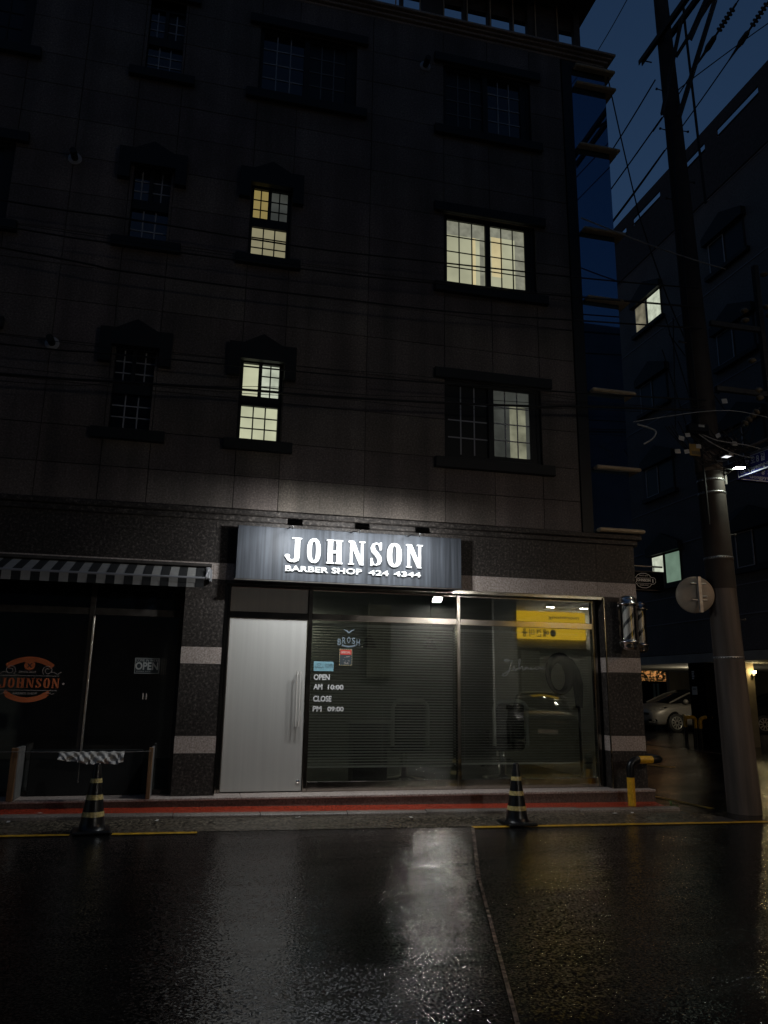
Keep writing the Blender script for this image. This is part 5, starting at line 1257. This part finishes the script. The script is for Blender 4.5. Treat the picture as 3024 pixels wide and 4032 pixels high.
# ================================================================== cars
def car(loc, rz, paint, label, plate=None):
    """a small saloon, nose along +x, origin on the ground at its middle"""
    t = thing('parked_car', label, 'car', loc, rz, 'parked cars')
    def L(mb, n, m, p=t): return mb.build(n, m, p, local=True)
    st = [  # x, z sill, z belt, half width at sill / waist / belt, z centre top
        (2.22, .34, .62, .55, .60, .52, .68), (2.16, .24, .74, .66, .72, .62, .82), (2.0, .20, .83, .76, .82, .70, .91), (1.75, .20, .92, .80, .87, .76, .98), (1.4, .20, .97, .83, .89, .80, 1.03),
        (.7, .19, .98, .85, .90, .83, 1.02), (0, .19, .98, .86, .90, .84, 1.0), (-.8, .19, .99, .86, .90, .84, 1.01), (-1.4, .20, 1.0, .85, .89, .82, 1.03), (-1.85, .22, 1.0, .80, .86, .74, 1.04), (-2.15, .28, .96, .72, .78, .64, 1.0), (-2.24, .38, .82, .60, .66, .52, .86)]
    vs = []
    for x, zs, zb, ws, ww, wb, zt in st:
        zm = (zs + zb) / 2
        half = [(0, zs), (ws * .8, zs), (ws, zs + .05), (ww, zm), (ww * .99, zm + (zb - zm) * .6), (wb, zb), (wb * .6, zb + (zt - zb) * .75), (0, zt)]
        ring = [(x, y, z) for y, z in half] + [(x, -y, z) for y, z in half[-2:0:-1]]; vs += ring
    n = 14; k = len(st); mb = MB(); mb.smooth = True
    mb._add(vs, [(i * n + j, i * n + (j + 1) % n, (i + 1) * n + (j + 1) % n, (i + 1) * n + j) for i in range(k - 1) for j in range(n)] + [list(range(n)), list(range((k - 1) * n, k * n))[::-1]])
    b = L(mb, 'body', paint); sb = b.modifiers.new('s', 'SUBSURF'); sb.levels = 2; sb.render_levels = 2
    gh = [(1.50, 1.0, .70, 1.0, .68), (.70, 1.0, .76, 1.33, .60), (.25, .98, .77, 1.45, .57), (-.5, .97, .77, 1.48, .56), (-1.1, .98, .75, 1.40, .53), (-1.75, 1.0, .66, 1.09, .52)]
    mb = MB(); mb.smooth = True; vs = []
    for x, z0_, w0, z1_, w1 in gh: vs += [(x, w0, z0_), (x, (w0 + w1) / 2 + .03, (z0_ + z1_) / 2), (x, w1, z1_ - .02), (x, 0, z1_ + .02), (x, -w1, z1_ - .02), (x, -(w0 + w1) / 2 - .03, (z0_ + z1_) / 2), (x, -w0, z0_)]
    mb._add(vs, [(i * 7 + j, i * 7 + j + 1, (i + 1) * 7 + j + 1, (i + 1) * 7 + j) for i in range(5) for j in range(6)]); L(mb, 'windows', 'carglass')
    mb = MB(); mb.smooth = True; vs = []
    for x, z0_, w0, z1_, w1 in gh[1:]: vs += [(x, w1 + .02, z1_ - .03), (x, w1 - .06, z1_ + .008), (x, 0, z1_ + .035), (x, -w1 + .06, z1_ + .008), (x, -w1 - .02, z1_ - .03)]
    mb._add(vs, [(i * 5 + j, i * 5 + j + 1, (i + 1) * 5 + j + 1, (i + 1) * 5 + j) for i in range(1, 4) for j in range(4)]); L(mb, 'roof', paint)
    for s in (-1, 1):
        mb = MB(); mb.tube([(1.48, s * .70, 1.0), (.70, s * .655, 1.32), (.25, s * .585, 1.445)], .032, 6); L(mb, 'pillar', paint)
        mb = MB(); mb.tube([(-1.05, s * .57, 1.38), (-1.75, s * .60, 1.07)], .05, 6); L(mb, 'pillar', paint)
        mb = MB(); mb.tube([(-.15, s * .79, .97), (-.18, s * .60, 1.42)], .03, 6); L(mb, 'pillar', paint)
    for sx in (1.36, -1.36):
        for s in (-1, 1):
            mb = MB(); mb.lathe([(.37, -.04), (.385, .005), (.35, .008), (.0, .008)], (sx, s * .875, .33), (0, s, 0), 28); L(mb, 'wheel_arch', 'blackhole')
            mb = MB(); mb.lathe([(.21, .0), (.30, .0), (.318, .02), (.318, .09), (.30, .115), (.215, .115)], (sx, s * .80, .318), (0, s, 0), 28); w = L(mb, 'wheel', 'rubber')
            mb = MB(); mb.lathe([(.20, .10), (.225, .116), (.205, .118), (.195, .10)], (sx, s * .80, .318), (0, s, 0), 28)
            for i in range(10):
                a = R(36 * i); mb.prism([(sx + .05 * math.cos(a - .35), .318 + .05 * math.sin(a - .35)), (sx + .2 * math.cos(a - .10), .318 + .2 * math.sin(a - .10)), (sx + .2 * math.cos(a + .10), .318 + .2 * math.sin(a + .10)), (sx + .05 * math.cos(a + .35), .318 + .05 * math.sin(a + .35))], s * (.915 + .0004 * i), s * .895)
            L(mb, 'rim', 'alloy', w)
    for s in (-1, 1):
        mb = MB(); q = [(2.13, .50, .64), (2.03, .68, .66), (1.82, .795, .74), (1.62, .815, .80), (1.72, .77, .81), (1.95, .63, .765), (2.10, .48, .70)]
        mb._add([(x + .03, s * (y + .035), z + .055) for x, y, z in q], [list(range(7))]); h = L(mb, 'headlight', 'carglass')
        mb = MB(); mb.ball((2.05, s * .67, .75), .045, 8); mb.ball((1.92, s * .76, .785), .035, 8); mb.tube([(2.18, s * .53, .73), (2.0, s * .725, .735), (1.77, s * .845, .815)], .012, 6); L(mb, 'lens', 'lens', h)
        mb = MB(); q = [(2.20, .50, .34), (2.12, .66, .33), (2.02, .765, .36), (2.06, .74, .44), (2.17, .60, .45), (2.225, .47, .42)]
        mb._add([(x + .03, s * (y + .02), z) for x, y, z in q], [list(range(6))]); f = L(mb, 'fog_lamp', 'carglass')
        mb = MB(); mb.tube([(2.235, s * .50, .335), (2.15, s * .68, .33), (2.05, s * .80, .355)], .014, 6); mb.ball((2.11, s * .70, .39), .035, 8); L(mb, 'trim', 'lens', f)
        mb = MB(); mb.lathe([(.0, -.1), (.07, -.09), (.09, 0), (.07, .08), (.0, .09)], (.95, s * .93, 1.06), (.3, s, .0), 12); L(mb, 'wing_mirror', paint)
        mb = MB(); mb.bbox(-2.22, -2.05, s * .62 - .14, s * .62 + .14, .74, .90, .03); L(mb, 'tail_light', 'redvinyl')
        mb = MB(); mb.box(.95, -.95, s * .905, s * .907, .22, .225); mb.box(-.12, -.115, s * .903, s * .907, .3, .95); L(mb, 'door_seam', 'black')
    mb = MB(); mb.bbox(2.20, 2.245, -.50, .50, .58, .66, .01); mb.bbox(2.20, 2.25, -.42, .42, .28, .40, .02); g = L(mb, 'grille', 'black')
    if plate:
        mb = MB(); mb.bbox(2.245, 2.262, -.26, .26, .44, .55, .003); L(mb, 'number_plate', 'chairgrey', g)
    return t
ax_ = math.atan2(-.03, -1.0)       # nose of the silver car points back towards the side street
ca, sa = math.cos(ax_), math.sin(ax_)
# near front wheel at (16.72,14.76): local (1.36, +/-.8)
wx, wy = 1.36, .80
car((16.72 - (ca * wx - sa * wy), 14.76 - (sa * wx + ca * wy), .17), ax_, 'carsilver', 'silver saloon parked under the far building, nose to the left')
car((21.2, 14.3, .17), R(165), 'cardark', 'dark car whose tail shows behind the utility pole')
car((9.75, -10.6, gz(9.6)), R(110), 'cardark', 'black car across the street mirrored in the right shop window', True)

# ================================================================== across the street: what the glass mirrors
O = thing('facing_building', 'pale building across the street seen only as a reflection in the glass', 'building', (6, -14.5, 0))
mb = MB(); mb.box(-14, 20, -24, -14.5, -.2, 15.6); mb.build('wall', plain('facing_wall', (.24, .24, .22), .85, var=.2, vscale=1), O)
mb = MB(); mb.box(9.85, 10.7, -14.49, -14.30, 0, 4.7); mb.box(10.7, 14.2, -14.49, -14.40, 3.0, 4.75); mb.build('pale_panel', 'whitewall', O)
mb = MB(); mb.box(10.9, 11.6, -14.49, -14.47, .4, 2.9); mb.build('window', 'faintpane', O)
mb = MB(); mb.box(5.4, 6.2, -14.49, -14.45, 1.9, 4.3); mb.build('stair_window', 'faintpane', O)
Ys = thing('yellow_shop_sign', 'yellow grooming shop sign across the street mirrored in the right shop window', 'shop sign', (12, -14.3, 3.3))
mb = MB(); mb.bbox(10.71, 13.31, -14.39, -14.25, 3.31, 4.27, .01); mb.build('panel', 'yellowsign', Ys)
mb = MB(); text_into(mb, 'morimong', 11.88, 13.06, 3.98, 4.14, -14.245, .006, .01, flip=True)
MT['brownprint'] = plain('brown_print', (.03, .02, .004), .6); mb.build('latin_lettering', MT['brownprint'], Ys); mb = MB()
for i, k in enumerate(('ae', 'gyeon', 'mi', 'yong')): strokes(mb, HAN[k], 11.66 - .27 * i, 11.88 - .27 * i, 3.38, 3.65, .035, -14.249, -14.244, flip=True)
mb.build('korean_lettering', MT['brownprint'], Ys)
mb = MB(); mb.prism(ell(12.04, 3.52, .11, .13, 16, 2)[:-1], -14.249, -14.243)
mb.build('round_emblem', MT['brownprint'], Ys)
for x in (11.76, 13.03):
    mb = MB(); mb.bbox(x - .13, x + .13, -13.85, -13.75, 4.38, 4.46, .01); mb.tube([(x, -14.38, 4.4), (x, -13.85, 4.43)], .015, 6); h = mb.build('sign_lamp', 'plastic_black', Ys)
    mb = MB(); mb.box(x - .11, x + .11, -13.84, -13.76, 4.372, 4.379); mb.build('led_face', emit('shop_led', (1, .95, .78), 300), h)
# street lamps behind the camera that light the right half of the scene
def street_lamp(x, y, z, L, m, label):
    t = thing('street_lamp', label, 'street lamp', (x, y, gz(x)), 0, 'street lamps across the street')
    mb = MB(); mb.tube([(x, y, gz(x)), (x, y, z - .3)], [.09, .06], 12); mb.tube([(x, y, z - .3), (x, y + .3, z), (x, y + .9, z + .05)], .04, 8); mb.build('post', 'galv', t)
    mb = MB(); mb.prism([(y + .8, z + .01), (y + 1.35, z + .08), (y + 1.33, z + .15), (y + .8, z + .10)], x - .16, x + .16, axis='x'); mb.build('lamp_head', 'galv', t)
    mb = MB(); mb.quad((x - .13, y + .83, z + .006), (x + .13, y + .83, z + .006), (x + .13, y + 1.30, z + .066), (x - .13, y + 1.30, z + .066)); mb.build('lens', emit(m, L[0], L[1]), t)
t = thing('wall_floodlight', 'white floodlight on the facing building, a glow in the top of the left pane', 'floodlight', (7.67, -14.4, 4.55))
def tilted(mb, deg, c):
    M = Matrix.Rotation(R(deg), 3, 'X'); c = Vector(c); mb.v = [tuple(M @ (Vector(q) - c) + c) for q in mb.v]; return mb
mb = MB(); mb.bbox(7.47, 7.87, -14.08, -13.92, 4.40, 4.70, .02); tilted(mb, -50, (7.67, -14.0, 4.55)).build('housing', 'plastic_black', t)
mb = MB(); mb.box(7.62, 7.72, -14.49, -14.08, 4.55, 4.62); mb.build('arm', 'plastic_black', t)
mb = MB(); mb.box(7.54, 7.82, -13.918, -13.905, 4.44, 4.66); tilted(mb, -50, (7.67, -14.0, 4.55)).build('led_face', emit('white_flood_lens', (1.0, .95, .89), 580), t)
mb = MB(); mb.box(7.42, 7.92, -14.05, -13.15, 4.66, 4.68); mb.build('visor', 'plastic_black', t)  # plate added to cut the floodlight's beam off the upper wall
street_lamp(9.6, -6.2, 5.0, ((1.0, .62, .34), 150), 'sodium_lens', 'warm street lamp across the street lighting the shop corner')
